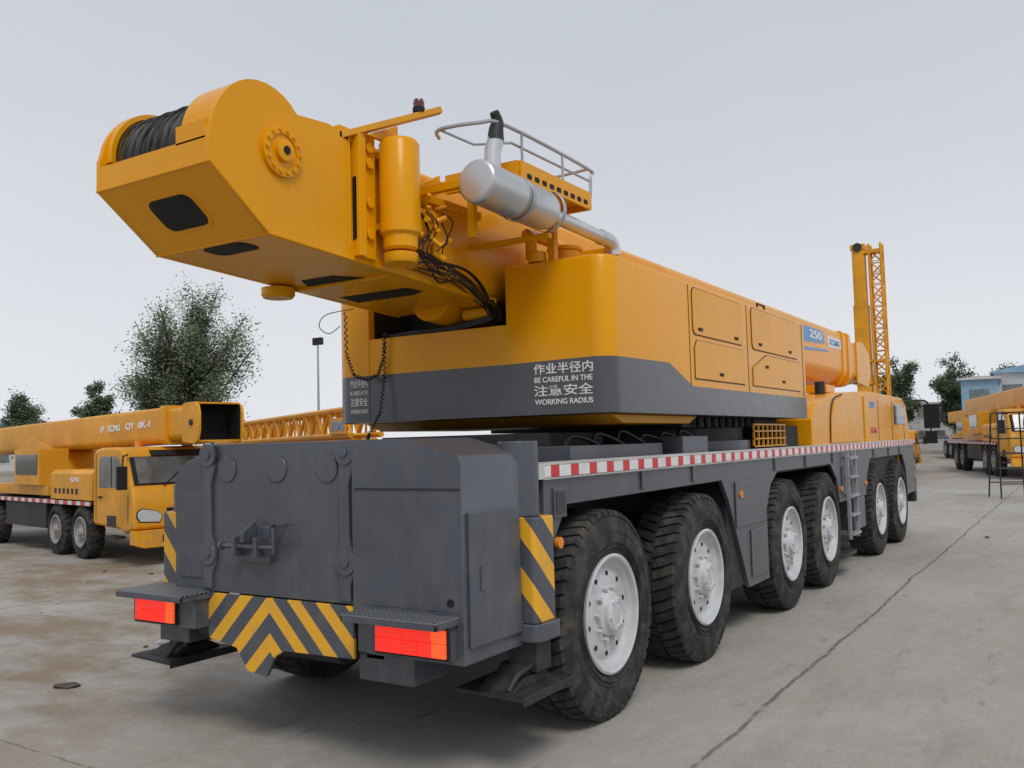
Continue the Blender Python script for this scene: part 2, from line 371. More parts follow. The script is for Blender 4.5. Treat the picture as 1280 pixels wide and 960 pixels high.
# ---- superstructure
SUP_T=3.17
def wall(m,path,top,bot=2.03):
    for (x0,y0,b0),(x1,y1,b1) in zip(path[:-1],path[1:]):
        m.add([(x0,y0,bot),(x1,y1,bot),(x1,y1,b1),(x0,y0,b0)],[(0,1,2,3)],BAND)
        m.add([(x0,y0,b0),(x1,y1,b1),(x1,y1,top),(x0,y0,top)],[(0,1,2,3)],ORG)
def arc(cx,cy,r,a0,a1,n,z):
    return [(cx+r*math.cos(math.radians(a0+(a1-a0)*k/n)),cy+r*math.sin(math.radians(a0+(a1-a0)*k/n)),z) for k in range(n+1)]
RX=.24; CR=.15; CYR=-1.21
p=[(1.1,-.5,2.42),(RX,-.5,2.42)]+arc(RX+CR,CYR,CR,180,270,10,2.43)+[(1.3,-1.36,2.44),(1.8,-1.36,2.27),(5.45,-1.36,2.27)]+arc(5.45,-1.26,.1,270,360,4,2.27)+[(5.55,-.5,2.27)]
m=MB(); wall(m,p,SUP_T-.03)
def inset(q,d):
    x,y=q[0],q[1]
    nx=min(max(x,RX+d),5.55-d); ny=min(max(y,-1.36+d),-.5)
    if x<RX+CR and y<CYR:
        v=V((x-(RX+CR),y-CYR)); v=v.normalized()*(CR-d); nx,ny=RX+CR+v.x,CYR+v.y
    return (nx,ny)
pr=[(0,SUP_T-.03),(.012,SUP_T-.009),(.035,SUP_T)]
for (d0,z0),(d1,z1) in zip(pr[:-1],pr[1:]):
    for a,b in zip(p[:-1],p[1:]):
        m.add([(*inset(a,d0),z0),(*inset(b,d0),z0),(*inset(b,d1),z1),(*inset(a,d1),z1)],[(0,1,2,3)],ORG)
m.add([(*inset(q,.035),SUP_T) for q in p],[tuple(range(len(p)))],ORG)
m.add([(q[0],q[1],2.03) for q in p],[tuple(range(len(p)))],BAND)
bmesh.ops.remove_doubles(m.bm,verts=m.bm.verts[:],dist=.0008)
sup=m.build('superstructure_housing',C,0)
m=MB()
wall(m,[(5.5,1.30,2.3)]+[(.6,1.30,2.42)]+arc(.46,1.08,.22,90,180,8,2.42)+[(RX,.87,2.42),(1.1,.87,2.42)],SUP_T)
m.add([(5.5,1.3,SUP_T),(.6,1.3,SUP_T),(.25,1.08,SUP_T),(RX,.87,SUP_T),(5.5,.87,SUP_T)],[(0,1,2,3,4)],ORG)
m.add([(5.5,1.3,2.03),(.6,1.3,2.03),(.25,1.08,2.03),(RX,.87,2.03),(5.5,.87,2.03)],[(0,1,2,3,4)],BAND)
m.build('counterweight_block',C,0)
m=MB()
m.box(RX+.004,1.2,-.499,.869,2.03,2.42,BAND); m.box(RX+.004,1.2,-.499,.869,2.42,2.72,ORG)
m.box(RX+.07,1.2,-.495,.865,2.723,2.732,BLK)  # added black sheet, paints the shade over the slab top in the slot
m.box(1.2,5.4,-.499,.869,2.03,2.6,DRK)
m.build('counterweight_slab',C,0)
m=MB(); m.box(RX+.07,1.0,-.498,-.490,2.732,3.15,BLK); m.box(RX+.07,1.0,.860,.868,2.732,3.15,BLK); m.box(.8,.82,-.49,.86,2.732,3.15,BLK); m.build('slot_shade_sheets',C)  # added black sheets that paint the darkness inside the boom slot
m=MB(); m.prism([(.55,2.028),(2.3,2.028),(2.1,1.96),(.75,1.96)],'y',-1.2,1.2,ORD)
m.prism([(2.3,2.028),(5.3,2.028),(5.1,1.93),(2.3,1.93)],'y',-1.05,1.05,DRK)
m.build('slewing_platform',C,.01)
RT=(0,-1,0); UP=(0,0,1)
for s,z,h in (("作业半径内",2.365,.080),("BE CAREFUL IN THE",2.285,.040),("注意安全",2.205,.080),("WORKING RADIUS",2.122,.040)):
    text(s,(RX-.001,-.975,z),RT,UP,.49 if ord(s[0])>200 else .48,h,WHT,sup,thick=.003,bold=.012 if ord(s[0])<200 else .008)
for s,z,h in (("作业半径内",2.36,.07),("BE CAREFUL IN THE",2.28,.034),("注意安全",2.205,.07),("WORKING RADIUS",2.125,.034)):
    text(s,(RX-.001,.985,z),RT,UP,.19,h,WHT,sup,thick=.003,bold=.004)
def doorp(pts,seam=.008,y=-1.36):
    cx=sum(q[0] for q in pts)/len(pts); cz=sum(q[1] for q in pts)/len(pts)
    w_=max(q[0] for q in pts)-min(q[0] for q in pts); h_=max(q[1] for q in pts)-min(q[1] for q in pts)
    big=[(cx+(q[0]-cx)*(1+2*seam/w_),cz+(q[1]-cz)*(1+2*seam/h_)) for q in pts]
    m=MB(); m.prism(big,'y',y-.003,y+.002,DRK); m.prism(pts,'y',y-.010,y-.0035,ORG)
    return m.build('service_door',sup,.005)
d1=doorp(rrect(2.5,2.92,1.32,.40,.06))
d2=doorp([(1.86,2.34),(1.86,2.60),(1.92,2.67),(3.15,2.67),(3.18,2.62),(3.18,2.34)])
d3=doorp(rrect(4.3,2.92,1.7,.42,.07))
d4=doorp([(3.44,2.34),(3.44,2.52),(3.9,2.67),(5.2,2.67),(5.2,2.34)])
for d_,xx,zz in ((d1,2.0,2.77),(d1,2.95,2.77),(d2,2.5,2.40),(d3,3.7,2.77),(d3,4.8,2.77),(d4,4.5,2.42),(d4,3.9,2.55)):
    m=MB(); m.box(xx-.05,xx+.05,-1.376,-1.370,zz-.013,zz+.013,BLK); m.build('door_handle',d_)
for xx in (1.76,3.31,5.36):
    m=MB(); m.box(xx-.006,xx+.006,-1.3625,-1.355,2.275,3.135,DRK); m.build('panel_seam',sup)
m=MB(); m.tube([(4.2,-1.2,3.17),(4.2,-1.2,3.27),(4.45,-1.2,3.27),(4.45,-1.2,3.17)],.012,HOSE,n=6); m.build('lifting_loop',sup)
m=MB()
m.cyl((3.6,0,1.68),(3.6,0,1.93),1.12,DRK,n=48); m.cyl((3.6,0,1.70),(3.6,0,1.80),1.2,GRY,n=48)
m.box(.0,1.6,-1.15,1.15,1.69,1.80,GRY); m.box(.3,1.2,-.8,.8,1.80,1.90,DRK)
m.box(1.8,2.4,-1.25,-.7,1.69,1.85,GRY); m.box(4.9,5.6,-1.2,-.6,1.69,1.95,DRK)
for k in range(9): m.cyl((2.6+k*.2,-1.1,1.93),(2.6+k*.2,-1.1,2.03),.035,DRK,n=8)
for k in range(6):
    x=.1+k*.42; m.tube([(x,-1.05,1.72),(x+.15,-1.0,1.86+.02*(k%3)),(x+.4,-1.05,1.83),(x+.6,-1.1,1.73)],.018,HOSE,n=6,smooth=4)
m.build('turntable',C,.008)
m=MB()
for k in range(8): m.box(3.85+k*.16,3.87+k*.16,-1.22,-1.2,1.72,1.95,ORG)
for z in (1.72,1.80,1.88,1.95): m.box(3.85,5.0,-1.225,-1.2,z,z+.015,ORG)
m.build('orange_guard_grille',C)
# ---- boom
YL=.58
def boomsec(y0,y1,z0,z1,r=.12,rb=.25):
    pts=[]; n=6
    for (cx,cy,r_,a0) in ((y1-r,z1-r,r,0),(y0+r,z1-r,r,90),(y0+rb,z0+rb,rb,180),(y1-rb,z0+rb,rb,270)):
        for k in range(n+1):
            a=math.radians(a0+90*k/n); pts.append((cx+r_*math.cos(a),cy+r_*math.sin(a)))
    return pts
m=MB()
m.prism(boomsec(-.38,YL-.01,2.93,3.72,.05,.10),'x',-.95,.90,ORG)
m.prism(boomsec(-.40,YL+.01,2.76,3.72,.08,.28),'x',.90,12.6,ORG)
m.prism(boomsec(-.425,YL+.03,2.73,3.745,.06,.20),'x',12.3,12.5,ORG)
m.prism(boomsec(-.425,YL+.03,2.73,3.745,.06,.20),'x',11.85,11.95,ORG)
m.prism(boomsec(-.32,YL-.07,2.84,3.66,.08,.20),'x',12.6,13.8,ORG)
for k in range(3): m.box(2+k*1.8,2.06+k*1.8,-.415,-.2,3.0,3.6,ORG)
boom=m.build('telescopic_boom',C,.01)
m=MB()
for y in (-.33,.50): m.prism([(13.4,2.85),(13.4,3.66),(14.0,3.70),(14.6,3.5),(14.7,3.1),(14.4,2.78)],'y',y-.02,y+.02,ORG)
for y in (-.1,.06,.22,.38): m.cyl((14.3,y-.03,3.12),(14.3,y+.03,3.12),.26,DRK,n=24)
m.box(13.5,14.4,-.31,.48,3.62,3.66,ORG)
m.build('boom_head',boom,.008)
yb=-.402
m=MB()
m.prism([(8.3,3.30),(8.3,3.60),(10.45,3.60),(10.55,3.40)],'y',yb-.004,yb+.001,BLU); m.prism([(8.3,3.17),(8.3,3.22),(10.6,3.30),(10.9,3.28)],'y',yb-.004,yb+.001,BLU)
m.build('blue_boom_decal',boom)
m=MB(); m.prism([(10.8,3.36),(10.75,3.56),(11.75,3.56),(11.78,3.38)],'y',yb-.004,yb+.001,WHT); m.build('white_boom_decal',boom)
text("250",(9.95,yb-.005,3.50),(1,0,0),UP,.8,.14,WHT,boom,thick=.004,bold=.02)
text("XCMG",(11.26,yb-.005,3.467),(1,0,0),UP,.8,.11,BLU,boom,thick=.004,bold=.03)
m=MB()
m.tube([(.10,.10,2.99),(.35,.10,2.97),(.7,.10,2.95),(.88,.10,2.95)],.20,ORG,n=32,smooth=4)
m.cyl((.28,-.35,2.84),(.28,-.1,2.84),.05,ORG,n=16)
m.build('boom_foot_fairing',boom,0)
# tail
Yr,Yl=-.41,.57
prof=[(-1.36,3.75),(-1.55,3.775)]
c0=(-2.05,3.53)
for k in range(13):
    a=math.radians(42+k*(178-42)/12); r_=.335
    prof.append((c0[0]+r_*math.cos(a)-(.02*max(0,k-9)/3),c0[1]+r_*math.sin(a)))
prof+=[(-2.42,3.50),(-2.42,3.33),(-2.02,3.02),(.25,2.88),(.25,2.93),(-.9,3.0),(-1.34,3.05)]
m=MB()
m.prism(prof,'y',Yr,Yr+.035,ORG); m.prism(prof,'y',Yl-.035,Yl,ORG)
yi,yj=Yr+.035,Yl-.035
def slab(m,a,b,t,mat,y0=yi,y1=yj):
    a,b=V(a),V(b); d=(b-a).normalized(); n=V((-d.y,d.x))*t
    m.prism([tuple(a),tuple(b),tuple(b+n),tuple(a+n)],'y',y0,y1,mat)
slab(m,(-2.418,3.47),(-2.418,3.33),.03,ORG)
slab(m,(-2.418,3.33),(-2.02,3.022),.03,ORG)
slab(m,(-2.02,3.022),(.23,2.884),.03,ORG)
m.prism([(-1.36,3.05),(-1.36,3.75),(-1.40,3.75),(-1.40,3.05)],'y',yi,yj,ORG)
m.prism([(-1.36,3.745),(-1.62,3.775),(-1.62,3.74),(-1.36,3.715)],'y',yi,yj,ORG)
for (ya,yb_,a0,a1) in ((yi,yi+.24,35,200),(yj-.05,yj,35,185)):
    n=22
    for k in range(n):
        A0,A1=math.radians(a0+(a1-a0)*k/n),math.radians(a0+(a1-a0)*(k+1)/n)
        q=[(c0[0]+r*math.cos(a),c0[1]+r*math.sin(a)) for r,a in ((.333,A0),(.333,A1),(.305,A1),(.305,A0))]
        m.prism(q,'y',ya,yb_,ORG)
m.box(-2.418,-2.39,yi,yi+.24,3.46,3.56,ORG)
tail=m.build('boom_tail_housing',boom,0)
m=MB()
m.tube([(-2.42,Yr,3.33),(-2.02,Yr,3.02),(-1.2,Yr,2.97)],.007,ORG,n=6); m.tube([(-2.42,Yr,3.33),(-2.42,Yl,3.33)],.006,ORG,n=6); m.tube([(-2.02,Yr,3.021),(-2.02,Yl,3.021)],.007,ORG,n=6)
m.tube([(-1.37,Yr-.001,3.05),(-1.37,Yr-.001,3.76)],.006,ORG,n=6)
m.build('weld_bead',tail)
def onplane(a,b,u0,u1,y0,y1,r,mat,name,off=.006,pts=None):
    a,b=V(a),V(b); d=(b-a); L=d.length; d.normalize(); n=V((d.y,-d.x))
    mm=MB(); pts=pts or rrect((u0+u1)/2*L,(y0+y1)/2,(u1-u0)*L,(y1-y0),r)
    A=[]; B=[]
    for u,y in pts:
        q=a+d*u; A.append((q.x+n.x*off,y,q.y+n.y*off)); q2=q-n*.01; B.append((q2.x,y,q2.y))
    k=len(A); mm.add(A+B,[tuple(range(k)),tuple(range(2*k-1,k-1,-1))]+[(i,(i+1)%k,k+(i+1)%k,k+i) for i in range(k)],mat)
    return mm.build(name,tail)
S1=((-2.418,3.33),(-2.02,3.022)); S2=((-2.02,3.022),(.23,2.884))
onplane(*S1,.24,.76,-.10,.30,.075,ORG,'slot_rim',.004); onplane(*S1,.28,.72,-.08,.28,.06,BLK,'slot_shade_plate',.007)  # proud black plates stand in for the shaded openings, nothing is cut
onplane(*S2,.015,.09,-.14,.22,.06,BLK,'slot_shade_plate',.004)
onplane(*S2,0,0,0,0,0,BLK,'slot_shade_plate',.004,pts=[(.92,.0),(1.08,-.16),(1.60,-.22),(1.66,-.1),(1.66,.44),(1.12,.40),(.92,.28)])
m=MB()
fy=Yr; fc=(-1.93,fy,3.50)
m.lathe([(.145,0),(.145,-.022),(.10,-.028),(.10,-.018),(.06,-.018),(.06,-.045),(.035,-.05),(0,-.05)],fc,(0,1,0),ORG,n=36)
m.cyl((fc[0],fy-.05,fc[2]),(fc[0],fy-.055,fc[2]),.025,BLK,n=14)
for k in range(14):
    a=2*math.pi*k/14; x,z=fc[0]+.122*math.cos(a),fc[2]+.122*math.sin(a)
    m.cyl((x,fy-.02,z),(x,fy-.038,z),.012,ORG,n=6)
m.build('winch_flange',tail,0)
m=MB()
nn_=40
prof2=[]
for k in range(nn_*4+1):
    tt=.05+k*(yj-yi-.1)/(nn_*4); prof2.append((.262+.013*abs(math.sin(math.pi*k/4))+.014*(math.sin(k*.11)>.2),tt))
m.lathe([(0,.05)]+prof2+[(0,yj-yi-.05)],(c0[0],yi,c0[1]),(0,1,.0),ROPE,n=48)
for k in range(7):
    y0=yi+.28+k*.075; pts=[]
    for j in range(14):
        a=math.radians(10+j*14); r=.292+.004*(k%2)
        pts.append((c0[0]+r*math.cos(a),min(y0+.16*j/13,yj-.06),c0[1]+r*math.sin(a)))
    m.tube(pts,.006,ROPE,n=6)
m.build('wire_rope_drum',tail,0,angle=60)
m=MB()
m.box(-1.34,-1.16,Yr-.03,Yr+.03,3.0,3.80,ORG); m.box(-1.345,-1.28,Yr-.06,Yr-.02,3.0,3.80,ORG)
m.box(-1.12,-.95,Yr+.02,Yr+.06,3.0,3.75,ORG); m.box(-1.14,-.95,Yl-.1,Yl-.04,3.0,3.75,ORG)
m.box(-1.36,-.9,-.36,Yl-.04,3.70,3.76,ORG)
for z in (3.15,3.35,3.6,3.7): m.cyl((-1.23,Yr-.03,z),(-1.23,Yr-.055,z),.035,ORG,n=14)
m.box(-1.345,-1.335,Yr-.04,Yr-.0,3.1,3.5,BLK)
m.build('boom_end_frame',boom,.008)
m=MB(); gx,gy=-1.06,-.555
m.lathe([(0,3.06),(.09,3.06),(.11,3.075),(.11,3.15),(.130,3.17),(.130,3.74),(.11,3.77),(0,3.77)],(gx,gy,0),(0,0,1),ORG,n=32)
m.box(gx-.08,gx+.08,-.52,-.38,3.2,3.24,ORG); m.box(gx-.08,gx+.08,-.52,-.38,3.66,3.70,ORG)
m.lathe([(0,2.98),(.10,2.98),(.11,3.0),(.11,3.04),(.05,3.06)],(gx,gy,0),(0,0,1),ORG,n=28)
m.build('guide_roller',boom,0)
m=MB(); m.lathe([(0,2.88),(.10,2.88),(.115,2.90),(.115,2.95),(.06,2.955)],(-1.05,.56,0),(0,0,1),ORG,n=28); m.cyl((-1.05,.56,2.95),(-1.05,.56,3.02),.05,ORG); m.build('guide_roller',boom,0)
m=MB()
a=V((-1.42,-.38,3.74)); b_=V((-.86,-.74,3.99))
d=(b_-a).normalized(); s_=d.cross(V((0,0,1))).normalized()*.03; u_=s_.cross(d).normalized()*.02
vs=[]
for q in (a,b_):
    for i,j in((-1,-1),(1,-1),(1,1),(-1,1)): vs.append(q+s_*i+u_*j)
m.add(vs,[(0,1,2,3),(7,6,5,4),(0,4,5,1),(1,5,6,2),(2,6,7,3),(3,7,4,0)],ORD)
m.box(-1.45,-1.25,-.41,-.36,3.72,3.80,ORG)
m.prism([(-1.3,3.76),(-1.0,3.76),(-1.0,3.90)],'y',-.5,-.47,ORG)
arm=m.build('beacon_arm',boom,.004)
DRED=paint('dark_red_beacon',(.12,.01,.012),.15,.6,var=.05,bmp=0)
m=MB(); q=a.lerp(b_,.78); m.lathe([(0,0),(.04,0),(.04,.03),(.035,.035)],tuple(q+V((0,0,.02))),(0,0,1),BLK,n=16)
m.lathe([(.034,.03),(.038,.06),(.03,.085),(0,.095)],tuple(q+V((0,0,.02))),(0,0,1),DRED,n=16); m.build('warning_beacon',arm)
# ---- exhaust
m=MB(); my=-1.05; mz=3.43
m.lathe([(0,-.93),(.11,-.93),(.132,-.922),(.139,-.91),(.142,-.88),(.139,-.87),(.139,-.55),(.143,-.545),(.143,-.52),(.139,-.515),(.139,-.14),(.13,-.09),(.06,.0),(.052,.02),(.052,.75),(.06,.76),(.06,.80),(.05,.80)],(0,my,mz),(1,0,-.03),ALU,n=36)
m.tube([(.75,my,mz-.02),(.92,my,mz-.03),(.98,my,mz-.07),(.99,my,mz-.13)],.058,ALU,n=16,smooth=6)
ex=m.build('exhaust_muffler',C,0,angle=50)
m=MB(); m.tube([(-.70,my+.02,mz+.10),(-.70,my+.02,mz+.26),(-.685,my,mz+.36)],.055,ALU,n=18,smooth=4)
m.tube([(-.69,my,mz+.34),(-.68,my,mz+.42),(-.66,my-.0,mz+.47),(-.70,my,mz+.53)],.056,DRK,n=18,smooth=4,r1=.03)
m.build('exhaust_tailpipe',ex,0)
m=MB()
for x in (-.45,-.05): m.lathe([(.142,-.02),(.147,-.02),(.147,.02),(.142,.02)],(x,my,mz+.01),(1,0,0),STL,n=28)
m.box(-.07,-.03,my-.02,-.4,mz-.18,mz-.14,ORG)
m.box(-.75,-.70,-.95,-.38,3.5,3.56,ORG)
m.box(-.6,-.55,-.8,-.75,3.2,3.6,ORG); m.box(.3,.36,-.9,-.84,3.17,3.6,ORG); m.box(-.7,.0,-.46,-.40,3.48,3.54,ORG)
m.prism([(-.72,3.5),(-.72,3.62),(-.5,3.62),(-.5,3.56)],'y',-.95,-.9,ORG)
m.prism([(-.9,3.40),(-.5,3.58),(-.5,3.70),(-.9,3.50)],'y',-.46,-.42,ORG)
m.build('exhaust_bracket',C,.006)
m=MB()
m.box(-.48,.52,-1.10,-.5,3.60,3.62,ORG); m.box(-.48,.52,-1.11,-1.09,3.56,3.69,ORG); m.box(.50,.53,-1.09,-.5,3.56,3.69,ORG); m.box(-.50,-.47,-1.09,-.5,3.56,3.69,ORG)
for k in range(9):
    m.prism(rrect(-.38+k*.1,3.60,.06,.035,.012),'y',-1.114,-1.109,BLK)
m.box(-.3,.4,-1.04,-.98,3.69,3.72,ORG)
pf=m.build('service_platform',C,.004)
m=MB()
z=3.87
m.tube([(.52,-1.1,3.66),(.53,-1.1,z-.05),(.48,-1.1,z),(-.60,-1.08,z+.02),(-.78,-.98,z+.01),(-.85,-.72,z),(-.72,-.62,z)],.013,STL,n=8,smooth=4)
m.tube([(.50,-1.1,z-.09),(-.55,-1.08,z-.08)],.009,STL,n=8)
m.tube([(-.55,-1.08,z-.08),(-.72,-.9,z-.10),(-.85,-.72,z)],.009,STL,n=8)
for x in (-.45,.1): m.tube([(x,-1.1,3.62),(x,-1.1,z)],.010,STL,n=6)
m.tube([(.5,-1.1,z),(.53,-.8,z),(.5,-.62,z),(.3,-.6,z)],.012,STL,n=8,smooth=4)
m.build('platform_railing',pf)
m=MB()
m.cyl((.55,-.85,3.17),(.55,-.85,3.28),.12,ORG,n=24); m.cyl((.55,-.85,3.28),(.55,-.85,3.31),.14,ORG,n=24)
m.cyl((.3,-.75,3.17),(.3,-.75,3.25),.07,ORG); m.cyl((.85,-1.1,3.17),(.85,-1.1,3.22),.1,ORG)
m.tube([(.3,-.7,3.2),(.3,-.7,3.35),(.4,-.62,3.42),(.9,-.6,3.42),(1.3,-.6,3.3)],.045,ORG,n=12,smooth=5)
m.box(1.0,2.2,-1.0,-.55,3.17,3.38,ORG); m.box(.9,1.0,-1.05,-.6,3.17,3.30,ORG)
m.build('roof_pipework',sup,.01)
m=MB()
m.box(-.86,-.66,-.56,-.42,3.20,3.38,ORG)
rnd=random.Random(3)
for k in range(18):
    x,y,z=rnd.uniform(-.9,-.6),rnd.uniform(-.60,-.46),rnd.uniform(3.08,3.45)
    m.cyl((x,y,z),(x+rnd.uniform(-.07,.07),y-rnd.uniform(.02,.06),z+rnd.uniform(-.06,.06)),rnd.uniform(.010,.024),ORG,n=12)
m.build('valve_block',boom,.003)
m=MB()
for k in range(14):
    y0=rnd.uniform(-.54,-.42); z0=rnd.uniform(2.98,3.14)
    sg=rnd.uniform(-.06,.08)
    m.tube([(-.95+rnd.uniform(0,.4),y0,z0),(-.6+rnd.uniform(-.1,.1),y0-.01+sg*.3,z0-.02+sg*.7),(-.25,y0+.0,z0-.04-sg*.6),(.0,y0+.03+sg*.5,z0-.12),(.18+rnd.uniform(-.03,.03),y0+.07,2.86+rnd.uniform(-.05,.05)),(.30,y0+.10,2.76)],rnd.uniform(.004,.008),HOSE,n=6,smooth=6)
for k in range(4):
    m.tube([(.2,-.4,2.80-.01*k),(.27,0,2.76-.01*k),(.27,.4,2.75-.01*k),(.3,.7,2.745)],.009,HOSE,n=6,smooth=6)
for k in range(6):
    x=rnd.uniform(-.9,-.6); m.tube([(x,-.54,3.4),(x+.05,-.60,3.25+rnd.uniform(-.05,.1)),(x-.05,-.58,3.1),(x+.15,-.54,2.98)],.005,HOSE,n=6,smooth=6)
m.build('hydraulic_hose',boom)
def coil(pts,rc,turns,r,nm,par):
    P=[V(p) for p in pts]; out=[]; n=turns*8
    for k in range(n+1):
        u=k/n*(len(P)-1); i=min(int(u),len(P)-2); f=u-i; q=P[i].lerp(P[i+1],f); a=2*math.pi*k/8
        dd=(P[i+1]-P[i]).normalized(); o1=dd.orthogonal().normalized(); o2=dd.cross(o1)
        out.append(q+o1*rc*math.cos(a)+o2*rc*math.sin(a))
    m=MB(); m.tube(out,r,HOSE,n=5); m.build(nm,par)
coil([(.1,1.0,2.95),(.1,.99,2.6),(.12,.93,2.42),(.15,.82,2.38),(.18,.72,2.42),(.2,.68,2.55),(.2,.66,2.75)],.012,40,.005,'coiled_cable',boom)
coil([(.2,.66,2.75),(.2,.67,2.4),(.15,.68,2.1),(.05,.72,1.92),(-.1,.6,1.88)],.011,34,.005,'coiled_cable',boom)
m=MB(); m.tube([(.15,.95,2.98),(.0,1.12,2.93),(.0,1.2,2.84),(.05,1.14,2.78),(.1,1.06,2.84)],.004,HOSE,n=5,smooth=6); m.build('loose_cable',boom)
# ---- front hood, cabs
m=MB()
hp=[(5.75,1.70),(5.75,2.02),(5.95,2.20),(6.5,2.30),(7.1,2.36),(7.8,2.42),(8.75,2.44),(8.75,1.70)]
m.prism(hp,'y',-1.33,-.55,ORG)
m.prism([(6.7,1.72),(6.75,2.05),(6.95,2.26),(7.4,2.34),(8.5,2.36),(8.5,1.72)],'y',-1.345,-1.325,ORG)
m.box(6.4,8.6,-.5,.9,1.70,2.25,ORG)
m.build('engine_hood',C,.012)
m=MB(); m.tube([(6.65,-1.332,1.72),(6.70,-1.335,2.06),(6.90,-1.335,2.29),(7.4,-1.335,2.375)],.012,DRK,n=6,smooth=4); m.build('hood_seal',C)
m=MB(); m.box(8.0,8.5,-1.0,-.7,2.44,2.56,ORG); m.cyl((7.6,-1.0,2.40),(7.6,-1.0,2.58),.07,DRK,n=14); m.build('hood_intake',C,.01)
m=MB(); m.box(6.0,7.9,.9,1.38,1.75,3.1,ORG); m.box(6.2,7.7,1.375,1.39,2.2,2.9,GLS); m.box(5.99,6.0,.95,1.33,2.2,2.9,GLS); m.build('operator_cab',C,.04)
m=MB()
m.prism([(8.9,1.70),(8.9,2.40),(9.1,2.48),(12.2,2.46),(12.55,2.33),(12.78,1.95),(12.82,1.70)],'y',-1.33,1.33,ORG)
m.prism([(8.9,1.70),(12.82,1.70),(12.82,.95),(12.4,.7),(11.9,.75),(11.8,1.2),(11.5,1.48),(8.9,1.48)],'y',-1.33,1.33,ORG)
cab=m.build('carrier_cab',C,.015)
for xx in (9.9,11.1,12.25):
    m=MB(); m.box(xx,xx+.02,-1.334,-1.325,1.72,2.36,DRK); m.build('door_seam',cab)
m=MB(); m.prism([(11.3,1.98),(11.3,2.34),(12.2,2.32),(12.5,1.98)],'y',-1.336,-1.32,GLS); m.build('cab_side_window',cab)
m=MB(); m.prism([(12.60,2.33),(12.82,1.9),(12.85,1.9),(12.62,2.35)],'y',-1.2,1.2,GLS); m.build('windscreen',cab)
m=MB(); m.box(12.8,13.0,-1.38,1.38,.55,1.0,DRK); m.box(12.82,12.95,-1.35,-1.0,1.0,1.3,CLR); m.build('front_bumper',cab,.02)
m=MB(); m.tube([(12.5,-1.3,2.4),(12.9,-1.6,2.42),(12.95,-1.68,2.3)],.02,HOSE,n=6,smooth=3); m.box(12.9,12.98,-1.85,-1.58,1.9,2.35,BLK); m.box(12.85,12.92,-1.8,-1.6,1.62,1.85,BLK); m.tube([(12.5,-1.3,1.6),(12.9,-1.62,1.65),(12.93,-1.7,1.9)],.015,HOSE,n=6); m.build('wing_mirror',cab,.01)
text("XCMG",(9.5,-1.331,1.88),(1,0,0),UP,.5,.09,REDD,cab,thick=.004,bold=.03)
text("200",(9.45,-1.331,2.28),(1,0,0),UP,.4,.10,BLU,cab,thick=.004,bold=.03)
